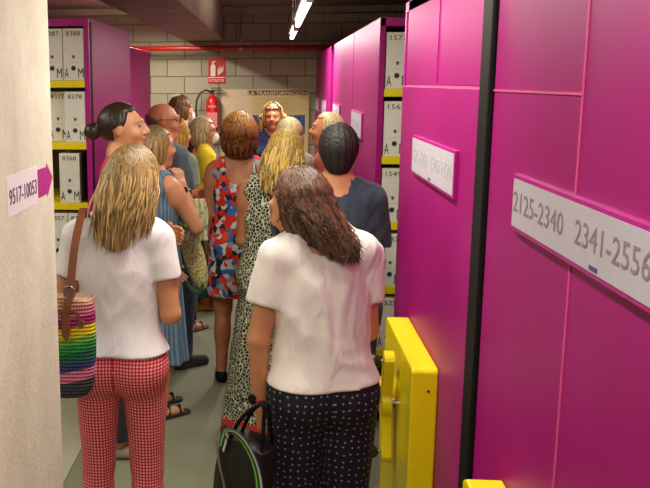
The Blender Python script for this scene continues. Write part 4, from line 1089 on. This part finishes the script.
def mat_strap():
    m, nt, p = newmat('green_striped_webbing'); a = attr(nt, 'across')
    c = ramp(nt, a.outputs['Fac'], [(0, lin((20, 60, 60))), (.14, lin((110, 200, 40))), (.36, lin((16, 60, 66))), (.55, lin((18, 30, 50))), (.66, lin((206, 204, 180))), (.92, lin((40, 60, 60)))], 'CONSTANT')
    nt.links.new(c, p.inputs['Base Color']); p.inputs['Roughness'].default_value = .8; return m
def strap_obj(pts, wd, side, name):
    mb = ribbon(pts, wd, side, .003); o = mb.build(name, mat_strap(), bb); at = o.data.attributes.new('across', 'FLOAT', 'POINT')
    at.data.foreach_set('value', np.tile(np.array([0, 1, 1, 0], np.float32)*.999, len(pts))); return o
bpy.context.view_layer.update(); bi = bb.matrix_world.inverted()
strap_obj(smoothpts([tuple(bi@Vector(q)) for q in ((-.145, 2.64, .70), (-.125, 2.61, .765), (-.085, 2.585, .76), (-.045, 2.57, .70), (-.025, 2.565, .62), (-.025, 2.57, .52), (-.03, 2.58, .43))], 44), .042, lambda t: (.5+.5*t, -.35, .6*(1-t)), 'shoulder_strap')
kc = MB()
for i in range(5): kc.tube([(.085+.012*math.cos(a)+.004*i, -.095-.002*i, .06-.018*i+.012*math.sin(a)) for a in np.linspace(0, 2*PI, 11)], .003, 6, cap=False)
kc.build('key_charm', plain('brass', (190, 150, 60), .3, 1), bb, smooth=True)

def mat_crochet():
    m, nt, p = newmat('cream_crochet'); vo = nd(nt, 'ShaderNodeTexVoronoi'); vo.inputs['Scale'].default_value = 90; nt.links.new(coords(nt), vo.inputs['Vector'])
    nt.links.new(ramp(nt, vo.outputs['Distance'], [(.35, lin((232, 222, 160))), (.7, lin((176, 160, 100)))]), p.inputs['Base Color']); p.inputs['Roughness'].default_value = .9
    bump(nt, p, vo.outputs['Distance'], .8, .008); return m
cb = empty('crochet_pouch', (-.385, 4.98, .665)); cb.scale = (1.12, 1.0, 1.10); cb.rotation_euler = (0, R(-17), R(-20)); tag(cb, 'cream crochet pouch bag with dark green edging hanging beside the blue striped dress', 'bag')
MB().ball((0, 0, .17), .17, 28, (.34, .30, 1.06)).build('bag_body', mat_crochet(), cb, smooth=True)
MB().tube([(-.026+.062*math.cos(a), -.018, .17+.186*math.sin(a)) for a in np.linspace(0, 2*PI, 41)], .011, 8, cap=False).build('green_edging', fabric('green_edge', (52, 96, 56)), cb, smooth=True)
MB().tube(smoothpts([(0, 0, .33), (-.03, .02, .45), (-.07, .05, .55)], 14), .009, 8).build('strap', fabric('green_edge', (52, 96, 56)), cb, smooth=True)
def mat_scarf():
    m, nt, p = newmat('pastel_scarf'); n = noise(nt, coords(nt), 26, 3)
    nt.links.new(ramp(nt, n, [(.3, lin((70, 130, 110))), (.45, lin((206, 210, 170))), (.6, lin((220, 214, 180))), (.66, lin((210, 120, 110)))]), p.inputs['Base Color']); p.inputs['Roughness'].default_value = .85; return m
sv, sf = [], []
for i in range(31):
    for j in range(25):
        u, v = j/24, i/30; sv.append(((u-.5)*(.07+.06*v)+.012*math.sin(v*5), .02*math.sin(u*16+v*3)*(.4+v*.6), -.24*v+.012*math.sin(u*9)*v))
sf = [(i*25+j, i*25+j+1, (i+1)*25+j+1, (i+1)*25+j) for i in range(30) for j in range(24)]
sc_ = mk('folded_scarf', sv, sf, mat_scarf(), None, (-.395, 4.76, 1.22), True); so = sc_.modifiers.new('thick', 'SOLIDIFY'); so.thickness = .004
tag(sc_, 'pastel cream and pink scarf hanging at the bent elbow of the blue striped dress', 'scarf')
